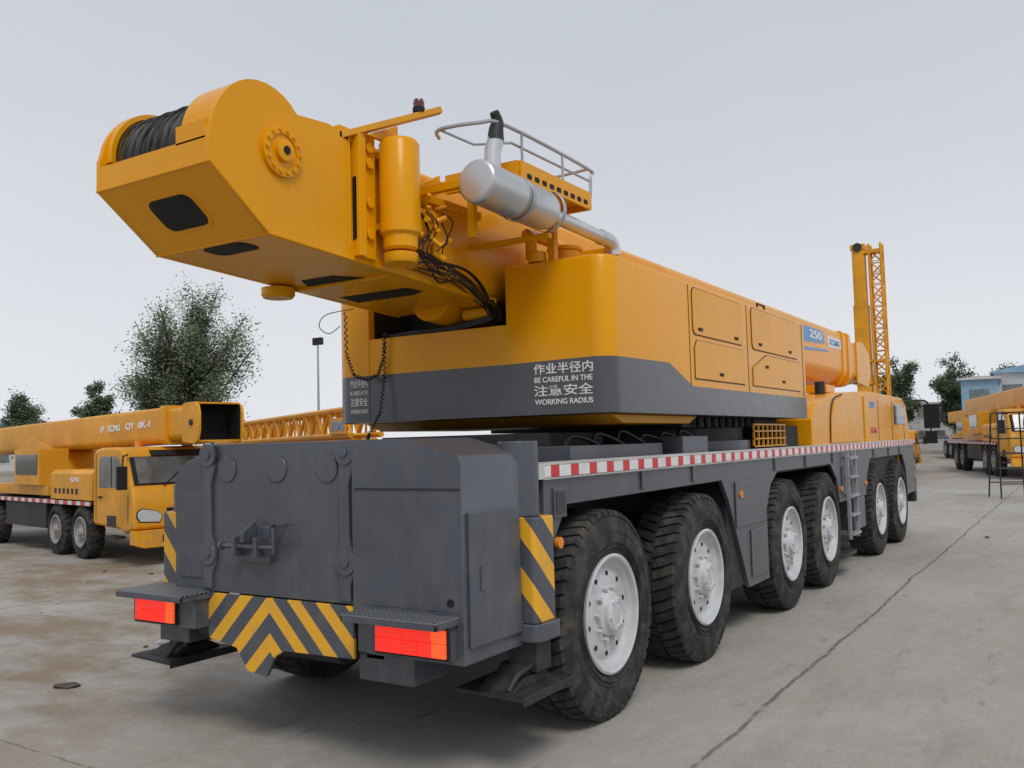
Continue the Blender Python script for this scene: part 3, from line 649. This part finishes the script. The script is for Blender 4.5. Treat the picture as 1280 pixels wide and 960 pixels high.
# ================================================================= TRUCK CRANE
ty2=tyre_mesh(.47,.28,.25,TYR,26).build('tyre'); tm2=ty2.data; bpy.data.objects.remove(ty2)
ri2=rim_mesh(.25,.28,RIM2,hub=.10).build('rim'); rm2=ri2.data; bpy.data.objects.remove(ri2)
def truck_crane(name,loc,rot,label,boom=True,mast=False,lett=True,sc_=1):
    T=thing(name,label,'truck crane',loc,rot); T.scale=(sc_,)*3
    m=MB(); m.box(-7.4,1.9,-.4,.4,.55,.95,DRK); m.box(-7.4,.45,-1.05,1.05,.95,1.0,DRK)
    m.box(-1.55,.45,-.75,.75,.85,.95,DRK)
    m.box(-7.4,.45,-1.06,-1.052,.93,1.0,TAPE2); m.box(-7.4,.45,1.052,1.06,.93,1.0,TAPE2)
    for s in (-1,1): m.box(-4.0,-1.75,*sorted((s*.6,s*1.02)),.45,.94,DRK)
    m.build('chassis',T,.01)
    m=MB()
    m.prism([(.52,.62),(.52,1.80),(.58,1.89),(.80,1.93),(1.50,1.93),(1.68,1.88),(1.78,1.74),(1.98,1.30),(2.08,1.20),(2.13,.95),(2.14,.60),(1.75,.52),(1.60,.58)],'y',-1.05,1.05,ORD)
    cab=m.build('cab',T,.06,seg=4)
    m=MB(); m.prism([(1.785,1.76),(1.988,1.30),(2.000,1.305),(1.797,1.765)],'y',-.97,.97,BLK); m.prism([(1.794,1.745),(1.983,1.322),(2.008,1.33),(1.815,1.755)],'y',-.90,.90,GL2); m.build('windscreen',cab)
    m=MB(); m.prism([(1.79,1.775),(1.816,1.78),(1.72,1.872),(1.69,1.868)],'y',-.6,.6,BLK); m.build('sun_visor',cab)
    for yy in (-.5,.2):
        m=MB(); m.tube([(2.03,yy,1.28),(1.95,yy+.3,1.50)],.01,BLK,n=5); m.build('wiper',cab)
    for s in (-1,1):
        m=MB(); m.prism([(.80,1.26),(.80,1.72),(.86,1.78),(1.48,1.78),(1.60,1.71),(1.82,1.26)],'y',*sorted((s*1.045,s*1.055)),GL2)
        m.box(1.28,1.31,*sorted((s*1.05,s*1.059)),1.27,1.775,BLK); w=m.build('side_window',cab)
        hl=[(.62,.70),(.94,.72),(.99,.80),(.98,.87),(.90,.92),(.68,.88),(.58,.80)]
        m=MB(); m.prism([(s*a_,b2) for a_,b2 in hl],'x',2.11,2.155,CLR); m.build('headlight',cab,.012)
        m=MB(); m.prism([(s*(a_*1.08-.06),b2*1.14-.115) for a_,b2 in hl],'x',2.11,2.145,BLK); m.build('headlight_surround',cab,.01)
        m=MB(); m.tube([(1.8,s*1.0,1.80),(2.15,s*1.22,1.78),(2.2,s*1.26,1.6)],.018,HOSE,n=6); m.box(2.16,2.22,*sorted((s*1.18,s*1.34)),1.25,1.62,BLK); m.build('wing_mirror',cab,.01)
    m=MB(); m.prism([(-1.06,.58),(-1.06,.36),(-.9,.30),(.9,.30),(1.06,.36),(1.06,.58)],'x',2.02,2.20,ORD); m.box(2.195,2.21,-.6,.6,.38,.50,BLK); m.build('front_bumper',cab,.03)
    m=MB(); m.box(2.12,2.145,-.50,.50,.68,.92,BLK)
    for k in range(4): m.box(2.143,2.151,-.46,.46,.70+k*.05,.715+k*.05,ORD)
    m.build('radiator_grille',cab)
    m=MB(); m.cyl((1.3,-.6,1.93),(1.3,-.6,2.03),.06,AMB,n=14); m.build('roof_beacon',cab)
    if lett: text("XCMG",(2.135,0,1.03),(0,1,0),UP,.45,.09,WHT,cab,thick=.008,bold=.02)
    for xx,zt in ((.66,1.83),(1.93,1.15)):
        m=MB(); m.box(xx,xx+.012,-1.056,-1.046,.7,zt,DRK); m.build('door_seam',cab)
    m=MB(); m.box(.78,.92,-1.07,-1.05,1.08,1.11,BLK); m.build('door_handle',cab)
    m=MB(); m.box(1.1,1.5,-1.08,-.9,.42,.46,DRK); m.box(1.12,1.48,-1.056,-1.046,.62,.80,DRK); m.build('cab_step',cab)
    m=MB(); m.prism([(-1.03,1.02),(-1.03,1.48),(-.95,1.55),(-.35,1.55),(-.35,1.02)],'x',-1.5,.42,ORD)
    for k in range(6): m.box(-1.3+k*.2,-1.2+k*.2,-1.036,-1.028,1.12,1.22,DRK)
    sup=m.build('equipment_cover',T,.02)
    m=MB(); m.box(-1.4,.3,.35,1.03,1.02,1.4,ORD); m.build('equipment_cover',T,.03)
    if lett: text("XCMG",(-.35,-1.032,1.38),(1,0,0),UP,.4,.08,WHT,sup,thick=.004,bold=.03)
    m=MB(); m.box(-5.4,-2.0,-.9,.9,1.05,1.25,ORD); m.prism([(-5.4,1.25),(-5.4,2.1),(-4.6,2.2),(-3.0,1.9),(-2.6,1.25)],'y',-.35,.45,ORD); m.cyl((-2.2,-.1,1.2),(-.5,-.1,1.95),.12,STL); m.box(-3.6,-2.2,-1.0,-.45,1.25,1.95,ORD); m.box(-3.5,-2.3,-1.01,-.995,1.45,1.85,GLS); m.cyl((-4.8,-.5,1.6),(-4.8,.5,1.6),.25,HOSE)
    for k in range(4): m.cyl((-1.6-k*.35,-.75,1.0),(-1.6-k*.35,-.75,1.2+.1*(k%2)),.08,DRK,n=12)
    m.build('superstructure',T,.02)
    for ax in (0,-1.16,-4.75,-5.87):
        for s in (-1,1):
            wheel2(T,(ax,s*.92,.465),0 if s<0 else math.pi,tm2,rm2,random.random()*6)
    if boom:
        m=MB()
        def tilt(z,x): return z+(x+7)*.012
        def seg(x0,x1,g):
            y0,y1,z0,z1=-.30-g,.40+g,1.90-g,2.46+g
            pts=boomsec(y0,y1,z0,z1,.06,.12)
            n=len(pts); vs=[(x0,p[0],tilt(p[1],x0)) for p in pts]+[(x1,p[0],tilt(p[1],x1)) for p in pts]
            m.add(vs,[tuple(range(n)),tuple(range(2*n-1,n-1,-1))]+[(i,(i+1)%n,n+(i+1)%n,n+i) for i in range(n)],ORD)
        seg(-8,1.55,.03); seg(1.55,1.72,.055); seg(1.72,2.42,-.01)
        bo=m.build('telescopic_boom',T,.008)
        m=MB()
        hpf=[(2.38,1.99),(2.38,2.60),(2.48,2.63),(2.80,2.63),(2.90,2.57),(2.94,2.45),(2.94,2.16),(2.88,2.0),(2.78,1.95)]
        for y in (-.33,.43): m.prism(hpf,'y',y-.022,y+.022,ORD)
        m.box(2.38,2.86,-.308,.408,2.595,2.625,ORD); m.box(2.38,2.80,-.308,.408,1.98,2.01,ORD)
        m.box(2.42,2.48,-.308,.408,2.01,2.595,BLK)  # black sheets here paint the shade inside the open head
        for y in (-.302,.402): m.box(2.48,2.90,y-.005,y+.005,2.02,2.585,BLK)
        m.box(2.48,2.80,-.30,.40,2.011,2.02,BLK); m.box(2.48,2.84,-.30,.40,2.585,2.594,BLK)
        m.cyl((2.70,-.352,2.3),(2.70,-.38,2.3),.05,DRK)
        m.build('boom_head',bo,.006)
        if lett:
            text("XCMG",(-.36,-.335,2.29),(1,0,.012),UP,.56,.12,WHT,bo,thick=.006,bold=.03)
            mm=MB(); mm.lathe([(.048,0),(.07,0),(.07,.010),(.048,.010)],(-.88,-.331,2.285),(0,-1,0),WHT,n=24,close=True); mm.prism([(-.93,2.27),(-.88,2.31),(-.83,2.30),(-.88,2.255)],'y',-.342,-.332,WHT); mm.build('round_emblem',bo)
            text("QY  0K-1",(.66,-.335,2.305),(1,0,.012),UP,1.0,.14,WHT,bo,thick=.006,bold=.03)
    if mast:
        m=MB(); m.prism(rrect(-3.2,.3,.62,.62,.08),'z',1.3,7.6,ORD); m.prism(rrect(-3.2,.3,.72,.72,.08),'z',4.0,4.2,ORD); m.prism(rrect(-3.2,.3,.54,.54,.08),'z',7.6,10.1,ORD)
        m.box(-3.5,-2.85,0,.62,10.1,10.35,ORD); m.cyl((-3.55,.3,10.2),(-2.85,.3,10.2),.2,DRK)
        bo=m.build('raised_boom',T,.01)
        m=MB(); cx,cy=-3.2,-.42
        hw=.25
        cs=[(cx-hw,cy-hw),(cx+hw,cy-hw),(cx+hw,cy+hw),(cx-hw,cy+hw)]
        for a in cs: m.tube([(a[0],a[1],2.0),(a[0],a[1],10.3)],.055,ORD,n=6)
        k=0; z=2.0
        while z<10:
            for i in range(4):
                a,b=cs[i],cs[(i+1)%4]
                if (k+i)%2: a,b=b,a
                m.tube([(*a,z),(*b,z+.5)],.034,ORD,n=5); m.tube([(*cs[i],z),(*cs[(i+1)%4],z)],.028,ORD,n=4)
            z+=.5;k+=1
        m.box(cx-.28,cx+.28,cy-.28,cy+.7,9.9,10.05,ORD); m.box(cx-.28,cx+.28,cy-.28,cy+.7,5.0,5.1,ORD)
        m.build('lattice_jib',bo)
    return T
truck_crane('truck_crane',(4.97,10.65,0),math.radians(-101.3),'weathered yellow truck crane with lowered boom parked beside large crane')
truck_crane('truck_crane',(36.7+3.7,3.85,0),0,'truck crane with upright boom and lattice jib behind large crane',boom=False,mast=True,lett=False)
truck_crane('truck_crane',(35.6,-2.3,0),math.radians(196),'yellow truck crane facing forward beside the yard road',lett=False,sc_=1.36)
truck_crane('truck_crane',(57.5,.45,0),math.radians(200),'distant yellow truck crane parked by the blue shed',lett=False,sc_=1.3)
# lattice boom
L=thing('lattice_boom','orange lattice crane boom resting on steel trestles behind the crane','lattice boom',(10.75,13.2,0),math.radians(-118.8))
m=MB(); Lh=6.6
cs=[(-.3,2.06),(.3,2.06),(.3,2.56),(-.3,2.56)]
for a in cs: m.tube([(-Lh,a[0],a[1]),(Lh,a[0],a[1])],.055,ORD,n=6)
x=-Lh;k=0
while x<Lh-.1:
    for i in range(4):
        a,b=cs[i],cs[(i+1)%4]
        if (k+i)%2: a,b=b,a
        m.tube([(x,*a),(x+.44,*b)],.036,ORD,n=5)
        m.tube([(x,*cs[i]),(x,*cs[(i+1)%4])],.028,ORD,n=4)
    x+=.44;k+=1
m.build('lattice_frame',L)
m=MB(); m.prism(boomsec(-.3,.3,1.42,2.0,.05,.1),'x',-6,6.4,ORD); bo=m.build('boom_section',L,.01)
for xx in (-5,5):
    m=MB()
    for y in (-.5,.5): m.tube([(xx,y,0),(xx,y*.6,1.4)],.05,RUST,n=6)
    m.box(xx-.08,xx+.08,-.6,.6,1.3,1.418,RUST); m.build('trestle',L)
m=MB(); m.box(5.6,6.5,-.40,-.36,2.08,2.40,ORD); pl_=m.build('name_board',L,.01)
text("XCMG",(6.05,-.402,2.24),(1,0,0),UP,.8,.17,BLU,pl_,thick=.004,bold=.03)
# ================================================================= SETTING
def leafmat(name,a,b):
    m=bpy.data.materials.new(name); t,bb=nt(m); setp(bb,rough=.9,spec=.08)
    tc=N(t,'ShaderNodeTexCoord').outputs['Object']
    c=mix(t,ramp(t,noise(t,tc,.9,4,.7),.35,.65),a,b); t.links.new(c,bb.inputs['Base Color'])
    return m
LEAF=leafmat('foliage_leaves',(.085,.115,.062),(.17,.205,.12))
LEAF2=leafmat('foliage_leaves_dark',(.06,.088,.05),(.13,.165,.095))
BARK=paint('bark',(.10,.08,.06),.9,0,var=.3,bmp=.5,bs=12)
def tree(loc,h,rx,rz,label,leaf,nlimb=16,ntw=9,nl=70,ls=.13,droop=.6,seed=1,sp_=.075):
    rnd=random.Random(seed)
    T=thing('tree',label,'tree',loc); m=MB()
    cz=h-rz; fork=V((0,0,max(1.5,cz-rz*.75)))
    m.tube([(0,0,-.05),(.08,.03,fork.z*.5),tuple(fork)],h*.032,BARK,n=10,smooth=4,r1=h*.02)
    vs=[];fs=[]
    for i in range(nlimb):
        while True:
            d=V((rnd.uniform(-1,1),rnd.uniform(-1,1),rnd.uniform(-.85,1)))
            if .35<d.length<1: break
        end=V((d.x*rx*.85,d.y*rx*.85,cz+d.z*rz*.9))
        mid=fork.lerp(end,.5)+V((rnd.uniform(-.3,.3),rnd.uniform(-.3,.3),.35))*rx*.2
        m.tube([fork-V((0,0,rnd.uniform(0,.8))),mid,end],h*.008,BARK,n=6,smooth=5,r1=.015)
        for j in range(ntw):
            u=rnd.uniform(.2,1); q=mid.lerp(end,(u-.2)/.8)
            o=V((rnd.gauss(0,1),rnd.gauss(0,1),rnd.gauss(.1,.8))); o=o.normalized()*rx*rnd.uniform(.08,.26)
            e=q+o; m.tube([q,q+o*.6+V((0,0,.1)),e],.014,BARK,n=4,r1=.004)
            for k in range(nl):
                f=rnd.random(); c=q.lerp(e,f**.6)+V((rnd.gauss(0,1),rnd.gauss(0,1),rnd.gauss(0,1)))*rx*sp_
                c.z-=droop*abs(rnd.gauss(0,.45))*rx*.16
                s=ls*rnd.uniform(.5,1.2); a=V((rnd.gauss(0,1),rnd.gauss(0,1),rnd.gauss(0,1))).normalized(); b=a.orthogonal().normalized()*s*.6; a=a*s
                n=len(vs); vs+=[c-a*.5,c+b*.5,c+a*.5,c-b*.5]; fs.append((n,n+1,n+2,n+3))
    m.build('trunk',T)
    me=bpy.data.meshes.new('crown'); me.from_pydata(vs,[],fs); me.materials.append(leaf)
    o=bpy.data.objects.new('crown',me); COL.objects.link(o); o.parent=T
tree((23.8,33.6,0),11.2,4.3,4.9,'large leafy willow with grey-green foliage behind the parked crane',LEAF,44,11,110,.16,.7,8,.068)
tree((44.5,85,0),8.8,4.0,3.6,'bushy green tree beyond the yard wall',LEAF2,18,9,110,.30,.1,11)
tree((49.5,80,0),9.6,3.4,3.8,'rounded green tree beyond the yard wall',LEAF2,18,9,110,.30,.1,12)
tree((38,88,0),8.2,3.8,3.4,'low green tree beyond the yard wall',LEAF2,16,9,110,.30,.1,17)
tree((80.3,10,0),8.8,3.0,3.6,'leafy roadside tree beyond the cranes',LEAF2,18,9,120,.24,.2,13)
tree((87,5.9,0),9.9,3.2,4.6,'tall leafy roadside tree near the blue shed',LEAF2,22,9,120,.24,.2,14)
tree((96,3.0,0),9.4,3.2,4.2,'dark green roadside tree near the blue shed',LEAF2,16,8,90,.3,.2,15)
tree((112,17,0),7.5,3.4,3.2,'low green tree by the office building',LEAF2,12,8,80,.36,.2,18)
S=thing('street_lamp','tall grey street lamp with twin lamp heads above the yard','street lamp',(31,31.7,0))
m=MB(); m.cyl((0,0,0),(0,0,7.9),.09,STL,r1=.05,n=10); m.build('lamp_post',S)
for s in (-1,1):
    m=MB(); m.box(-.12,.12,*sorted((s*.05,s*.32)),7.55,7.95,DRK); m.build('lamp_head',S,.02)
WALL=paint('plaster_white',(.55,.56,.57),.8,0,var=.08,bmp=.1); BLUR=paint('blue_roof_sheet',(.24,.40,.55),.5,0,var=.1,bmp=0); WGR=paint('grey_plaster',(.40,.40,.40),.85,0,var=.1)
def building(name,loc,rot,w,d,h,label,wall,roof,win=4,storeys=1,pitch=.8):
    B=thing(name,label,'building',loc,rot)
    m=MB(); m.box(0,d,-w/2,w/2,0,h,wall); m.build('wall',B)
    m=MB(); m.prism([(-w/2-.3,h+.003),(w/2+.3,h+.003),(w/2+.3,h+.15),(0,h+pitch),(-w/2-.3,h+.15)],'x',-.3,d+.3,roof); m.build('roof',B)
    for s in range(storeys):
        for k in range(win):
            y=-w/2+(k+.5)*w/win; z=1+s*(h/storeys)
            m=MB(); m.box(-.02,.05,y-w/win*.28,y+w/win*.28,z,z+h/storeys*.40,GL2); m.box(-.05,-.0,y-w/win*.3,y+w/win*.3,z-.12,z-.03,wall); m.build('window',B)
    return B
hd=math.atan2(.536,.844)
building('shed',(80.6,-1.7,0),hd-.5,8,10,6.6,'white shed with blue sheet roof at the yard edge',WALL,BLUR,3,2,.9)
building('shed',(75.3,3.0,0),hd-.5,2.6,6,5.9,'narrow blue sheet-metal shed at the yard edge',BLUR,WALL,1,2,.3)
building('office_building',(108.6,12,0),hd-.4,9,10,5.0,'low grey office building beyond the yard',WGR,WGR,5,2,.3)
building('warehouse',(52,110,0),hd+.5,40,12,5.2,'long low warehouse with blue roof beyond the trees',WALL,BLUR,8,1,1.2)
for (a,b,lab,mt) in (((130,-60),(130,60),'plain blue sheet fence closing the yard',BLUR),((130,62),(20,140),'pale masonry perimeter wall behind the yard',WGR)):
    a=V((*a,0)); b=V((*b,0)); Wt=thing('perimeter_wall',lab,'wall',tuple(a),math.atan2((b-a).y,(b-a).x))
    Ln=(b-a).length; m=MB(); m.box(0,Ln,-.12,.12,0,2.3,mt); m.build('wall_panel',Wt)
    m=MB(); m.box(0,Ln,-.18,.18,2.303,2.42,WGR)
    for k in range(int(Ln/6)): m.box(k*6,k*6+.35,-.2,.2,0,2.30,WGR)
    m.build('coping',Wt)
S=thing('step_stand','dark steel step stand with sloping legs standing on concrete','step stand',(22.5,-2.35,0),math.radians(20))
m=MB()
for x,y,dx in ((-.55,-.45,.3),(-.55,.45,.3),(.55,-.45,-.3),(.55,.45,-.3)): m.tube([(x,y,0),(x+dx*.8,y*.8,2.3)],.024,DRK,n=6)
for z in (.4,.8,1.2,1.6):
    f=z/2.3*.24
    m.tube([(-.55+f,-.45+.04*z,z),(-.55+f,.45-.04*z,z)],.018,DRK,n=5); m.tube([(.55-f,-.45+.04*z,z),(.55-f,.45-.04*z,z)],.018,DRK,n=5)
m.build('frame',S)
m=MB(); m.box(-.33,.33,-.38,.38,1.85,1.88,DRK); m.build('platform',S)
m=MB(); m.tube([(-.3,-.36,2.3),(.3,-.36,2.3),(.3,.36,2.3),(-.3,.36,2.3),(-.3,-.36,2.3)],.018,DRK,n=5); m.build('handrail',S)
def person(loc,rot,label,top,step=.12):
    pts=[(0,0,.93),(0,0,1.18),(0,0,1.42),(0,0,1.52),(0,0,1.66),(0,.18,1.40),(.03,.24,1.12),(.10,.25,.86),(0,-.18,1.40),(-.03,-.24,1.12),(.04,-.25,.86),(0,.1,.90),(step*.6,.1,.5),(step,.1,.08),(step+.14,.1,.04),(0,-.1,.90),(-step*.3,-.1,.5),(-step,-.1,.08),(-step+.14,-.1,.04)]
    ed=[(0,1),(1,2),(2,3),(3,4),(2,5),(5,6),(6,7),(2,8),(8,9),(9,10),(0,11),(11,12),(12,13),(13,14),(0,15),(15,16),(16,17),(17,18)]
    rad=[.14,.14,.12,.055,.095,.06,.045,.035,.06,.045,.035,.095,.065,.045,.04,.095,.065,.045,.04]
    me=bpy.data.meshes.new('person'); me.from_pydata(pts,ed,[]); o=bpy.data.objects.new('person',me); COL.objects.link(o)
    o.modifiers.new('s','SKIN'); sv=me.skin_vertices[0].data
    for v,r in zip(sv,rad): v.radius=(r,r)
    sv[0].use_root=True
    sb=o.modifiers.new('u','SUBSURF'); sb.levels=1; sb.render_levels=1
    mt=bpy.data.materials.new('worker_clothes'); t,b=nt(mt); setp(b,rough=.8)
    sp=N(t,'ShaderNodeSeparateXYZ'); t.links.new(N(t,'ShaderNodeTexCoord').outputs['Object'],sp.inputs[0])
    c=mix(t,math_(t,'GREATER_THAN',sp.outputs[2],.93),(.03,.035,.05),top); c=mix(t,math_(t,'GREATER_THAN',sp.outputs[2],1.5),c,(.35,.2,.14)); c=mix(t,math_(t,'GREATER_THAN',sp.outputs[2],1.68),c,(.02,.015,.012))
    t.links.new(c,b.inputs['Base Color']); me.materials.append(mt)
    o.location=loc; o.rotation_euler=(0,0,rot); o['label']=label; o['category']='person'
person((72,4.6,0),2.5,'person in dark work clothes walking across the yard',(.04,.05,.08))
person((74,5.4,0),1.0,'person in blue jacket standing in the yard',(.08,.12,.25),.04)
def rock(loc,s,seed,label,mat,name='rubble_piece',flat=.3):
    rnd=random.Random(seed); bm=bmesh.new(); bmesh.ops.create_icosphere(bm,subdivisions=2,radius=1)
    for v in bm.verts: v.co*=rnd.uniform(.75,1.15); v.co.z*=flat; v.co.y*=.6
    me=bpy.data.meshes.new(name); bm.to_mesh(me); bm.free(); me.materials.append(mat)
    o=bpy.data.objects.new(name,me); COL.objects.link(o); o.location=loc; o.scale=(s,)*3; o.rotation_euler=(0,0,seed); o['label']=label; o['category']='debris'
    o['group']='loose debris on the concrete'
rock((-1.25,2.75,.012),.12,2,'flat dark scrap lying on the concrete',RUST,'scrap_piece',.15)
rock((-.05,1.75,.015),.09,3,'flat brown stone on the concrete',RUST,'rubble_piece',.2)
rr_=random.Random(21)
pp=[(12,-2.6),(3.5,-4.4),(20,-2.7)]+[(rr_.uniform(-.8,3.2),rr_.uniform(3.2,9.5)) for _ in range(26)]
for i,(x,y) in enumerate(pp):
    rock((x,y,.010),rr_.uniform(.018,.06),i+10,'small pebble lying on the concrete',WGR if i%3 else RUST,'rubble_piece',.4)
for (x,y,r_) in ((.6,10.4,.4),(.35,11.3,1.2),(1.3,11.0,.1)):
    m=MB(); m.prism([(-.4,0),(.42,0),(.38,.15),(-.33,.17)],'y',-.2,.22,WGR)
    o=m.build('concrete_block',None,.02); o.location=(x,y,0); o.rotation_euler=(0,0,r_); o['label']='pale broken concrete block lying near the truck crane'; o['category']='concrete block'; o['group']='broken concrete blocks'
# ---------------- ground
G=bpy.data.materials.new('concrete_yard'); t,b=nt(G); setp(b,rough=.8,spec=.3)
tc=N(t,'ShaderNodeTexCoord').outputs['Object']
big=noise(t,tc,.22,5,.65); med=noise(t,tc,1.1,6,.7); fin=noise(t,tc,38,3,.7); fi2=noise(t,tc,7,4,.65)
c=mix(t,ramp(t,big,.35,.65),(.33,.307,.277),(.44,.42,.39))
c=mix(t,math_(t,'MULTIPLY',ramp(t,med,.42,.66),.6),c,(.38,.345,.295))
c=mix(t,math_(t,'MULTIPLY',ramp(t,fi2,.5,.75),.4),c,(.54,.52,.49))
c=mix(t,math_(t,'MULTIPLY',ramp(t,fin,.35,.7),.34),c,(.20,.185,.165))
sp0=N(t,'ShaderNodeSeparateXYZ'); t.links.new(tc,sp0.inputs[0])
lft=N(t,'ShaderNodeMapRange'); lft.inputs[1].default_value=.2; lft.inputs[2].default_value=2.5; t.links.new(sp0.outputs[1],lft.inputs[0])
mp=N(t,'ShaderNodeMapping'); mp.inputs['Location'].default_value=(1.3,5.1,0); mp.inputs['Scale'].default_value=(1.5,.8,1); t.links.new(tc,mp.inputs[0])
st=noise(t,mp.outputs[0],.6,6,.72)
c=mix(t,math_(t,'MULTIPLY',math_(t,'MULTIPLY',ramp(t,st,.42,.58),.8),lft.outputs[0]),c,(.22,.155,.085))
mp2=N(t,'ShaderNodeMapping'); mp2.inputs['Location'].default_value=(13.3,-4.1,0); mp2.inputs['Scale'].default_value=(.5,1.4,1); t.links.new(tc,mp2.inputs[0])
c=mix(t,math_(t,'MULTIPLY',ramp(t,noise(t,mp2.outputs[0],1.1,6,.7),.50,.70),.35),c,(.19,.17,.145))
c=mix(t,math_(t,'MULTIPLY',ramp(t,noise(t,mp2.outputs[0],3.1,4,.6),.62,.72),.45),c,(.12,.11,.095))
wig=N(t,'ShaderNodeTexNoise'); wig.inputs['Scale'].default_value=.7; wig.inputs['Detail'].default_value=6; wig.inputs['Roughness'].default_value=.7; t.links.new(tc,wig.inputs[0])
sc_n=N(t,'ShaderNodeVectorMath',operation='SCALE'); t.links.new(wig.outputs['Color'],sc_n.inputs[0]); sc_n.inputs['Scale'].default_value=.15
ad=N(t,'ShaderNodeVectorMath',operation='ADD'); t.links.new(tc,ad.inputs[0]); t.links.new(sc_n.outputs[0],ad.inputs[1])
sp=N(t,'ShaderNodeSeparateXYZ'); t.links.new(ad.outputs[0],sp.inputs[0])
def joint(o,off,per,w):
    f=math_(t,'FRACT',math_(t,'DIVIDE',math_(t,'ADD',o,off),per))
    f=math_(t,'MINIMUM',f,math_(t,'SUBTRACT',1,f))
    mr=N(t,'ShaderNodeMapRange'); mr.inputs[1].default_value=w/per*.3; mr.inputs[2].default_value=w/per; mr.inputs[3].default_value=1; mr.inputs[4].default_value=0
    t.links.new(f,mr.inputs[0]); return mr.outputs[0]
j=math_(t,'MAXIMUM',joint(sp.outputs[1],2.12,9.2,.024),math_(t,'MULTIPLY',joint(sp.outputs[0],2.16,12.0,.014),.8))
j=math_(t,'MULTIPLY',j,ramp(t,fi2,.30,.5))
c=mix(t,math_(t,'MULTIPLY',j,.75),c,(.10,.085,.07))
t.links.new(c,b.inputs['Base Color'])
rr=N(t,'ShaderNodeMapRange'); rr.inputs[3].default_value=.5; rr.inputs[4].default_value=.95; t.links.new(med,rr.inputs[0]); t.links.new(rr.outputs[0],b.inputs['Roughness'])
hgt=math_(t,'SUBTRACT',math_(t,'ADD',math_(t,'MULTIPLY',fin,.25),fi2),math_(t,'MULTIPLY',j,1.5))
bump(t,b,hgt,.4,.012)
me=bpy.data.meshes.new('ground'); me.from_pydata([(-400,-700,0),(900,-700,0),(900,700,0),(-400,700,0)],[],[(0,1,2,3)]); me.materials.append(G)
g=bpy.data.objects.new('ground',me); COL.objects.link(g); g['kind']='structure'; g['label']='cracked pale concrete yard with dusty stains'
# ---------------- world & light
w=bpy.data.worlds.new('World'); sc.world=w; w.use_nodes=True; t=w.node_tree; bg=t.nodes['Background']
sky=N(t,'ShaderNodeTexSky',sky_type='NISHITA'); sky.sun_disc=False
try: sky.air_density=1.5; sky.dust_density=4
except Exception: pass
tc=N(t,'ShaderNodeTexCoord').outputs['Generated']; sp=N(t,'ShaderNodeSeparateXYZ'); t.links.new(tc,sp.inputs[0])
mr=N(t,'ShaderNodeMapRange'); mr.inputs[1].default_value=0; mr.inputs[2].default_value=.5; t.links.new(sp.outputs[2],mr.inputs[0])
grad=mix(t,mr.outputs[0],(.73,.748,.785),(.51,.54,.60))
mpn=N(t,'ShaderNodeMapping'); mpn.inputs['Scale'].default_value=(1,1,2.2); t.links.new(tc,mpn.inputs[0])
cl=ramp(t,noise(t,mpn.outputs[0],1.3,3,.5),.3,.72,(.95,.953,.96),(1.05,1.048,1.04))
gc=mix(t,1.0,grad,cl,'MULTIPLY')
vm=N(t,'ShaderNodeVectorMath',operation='SCALE'); t.links.new(gc,vm.inputs[0]); vm.inputs['Scale'].default_value=10
fin_=mix(t,.96,sky.outputs[0],vm.outputs[0])
t.links.new(fin_,bg.inputs['Color']); bg.inputs['Strength'].default_value=.11
sdir=V((-.55,-.62,1.05)).normalized()
sky.sun_elevation=math.asin(sdir.z); sky.sun_rotation=math.atan2(sdir.x,sdir.y)
ld=bpy.data.lights.new('sun','SUN'); ld.energy=1.4; ld.angle=math.radians(20); ld.color=(1,.96,.9)
lo=bpy.data.objects.new('sun',ld); COL.objects.link(lo); lo.rotation_euler=(-sdir).to_track_quat('-Z','Y').to_euler()
# ---------------- camera
cd=bpy.data.cameras.new('camera'); cam=bpy.data.objects.new('camera',cd); COL.objects.link(cam); sc.camera=cam
cd.sensor_width=36; cd.lens=36*1130/1280; cd.clip_end=3000; cd.clip_start=.05
th=math.radians(32.4); pt=math.radians(3.73); ro=math.radians(1.5)
F=V((math.cos(th)*math.cos(pt),math.sin(th)*math.cos(pt),math.sin(pt))); Rr=V((math.sin(th),-math.cos(th),0)); U=Rr.cross(F)
r_=Rr*math.cos(ro)-U*math.sin(ro); u_=U*math.cos(ro)+Rr*math.sin(ro)
M=Matrix((( r_.x,u_.x,-F.x,-5.47),(r_.y,u_.y,-F.y,-4.16),(r_.z,u_.z,-F.z,1.83),(0,0,0,1)))
cam.matrix_world=M
sc.view_settings.view_transform='Standard'; sc.view_settings.look='None'; sc.view_settings.exposure=0
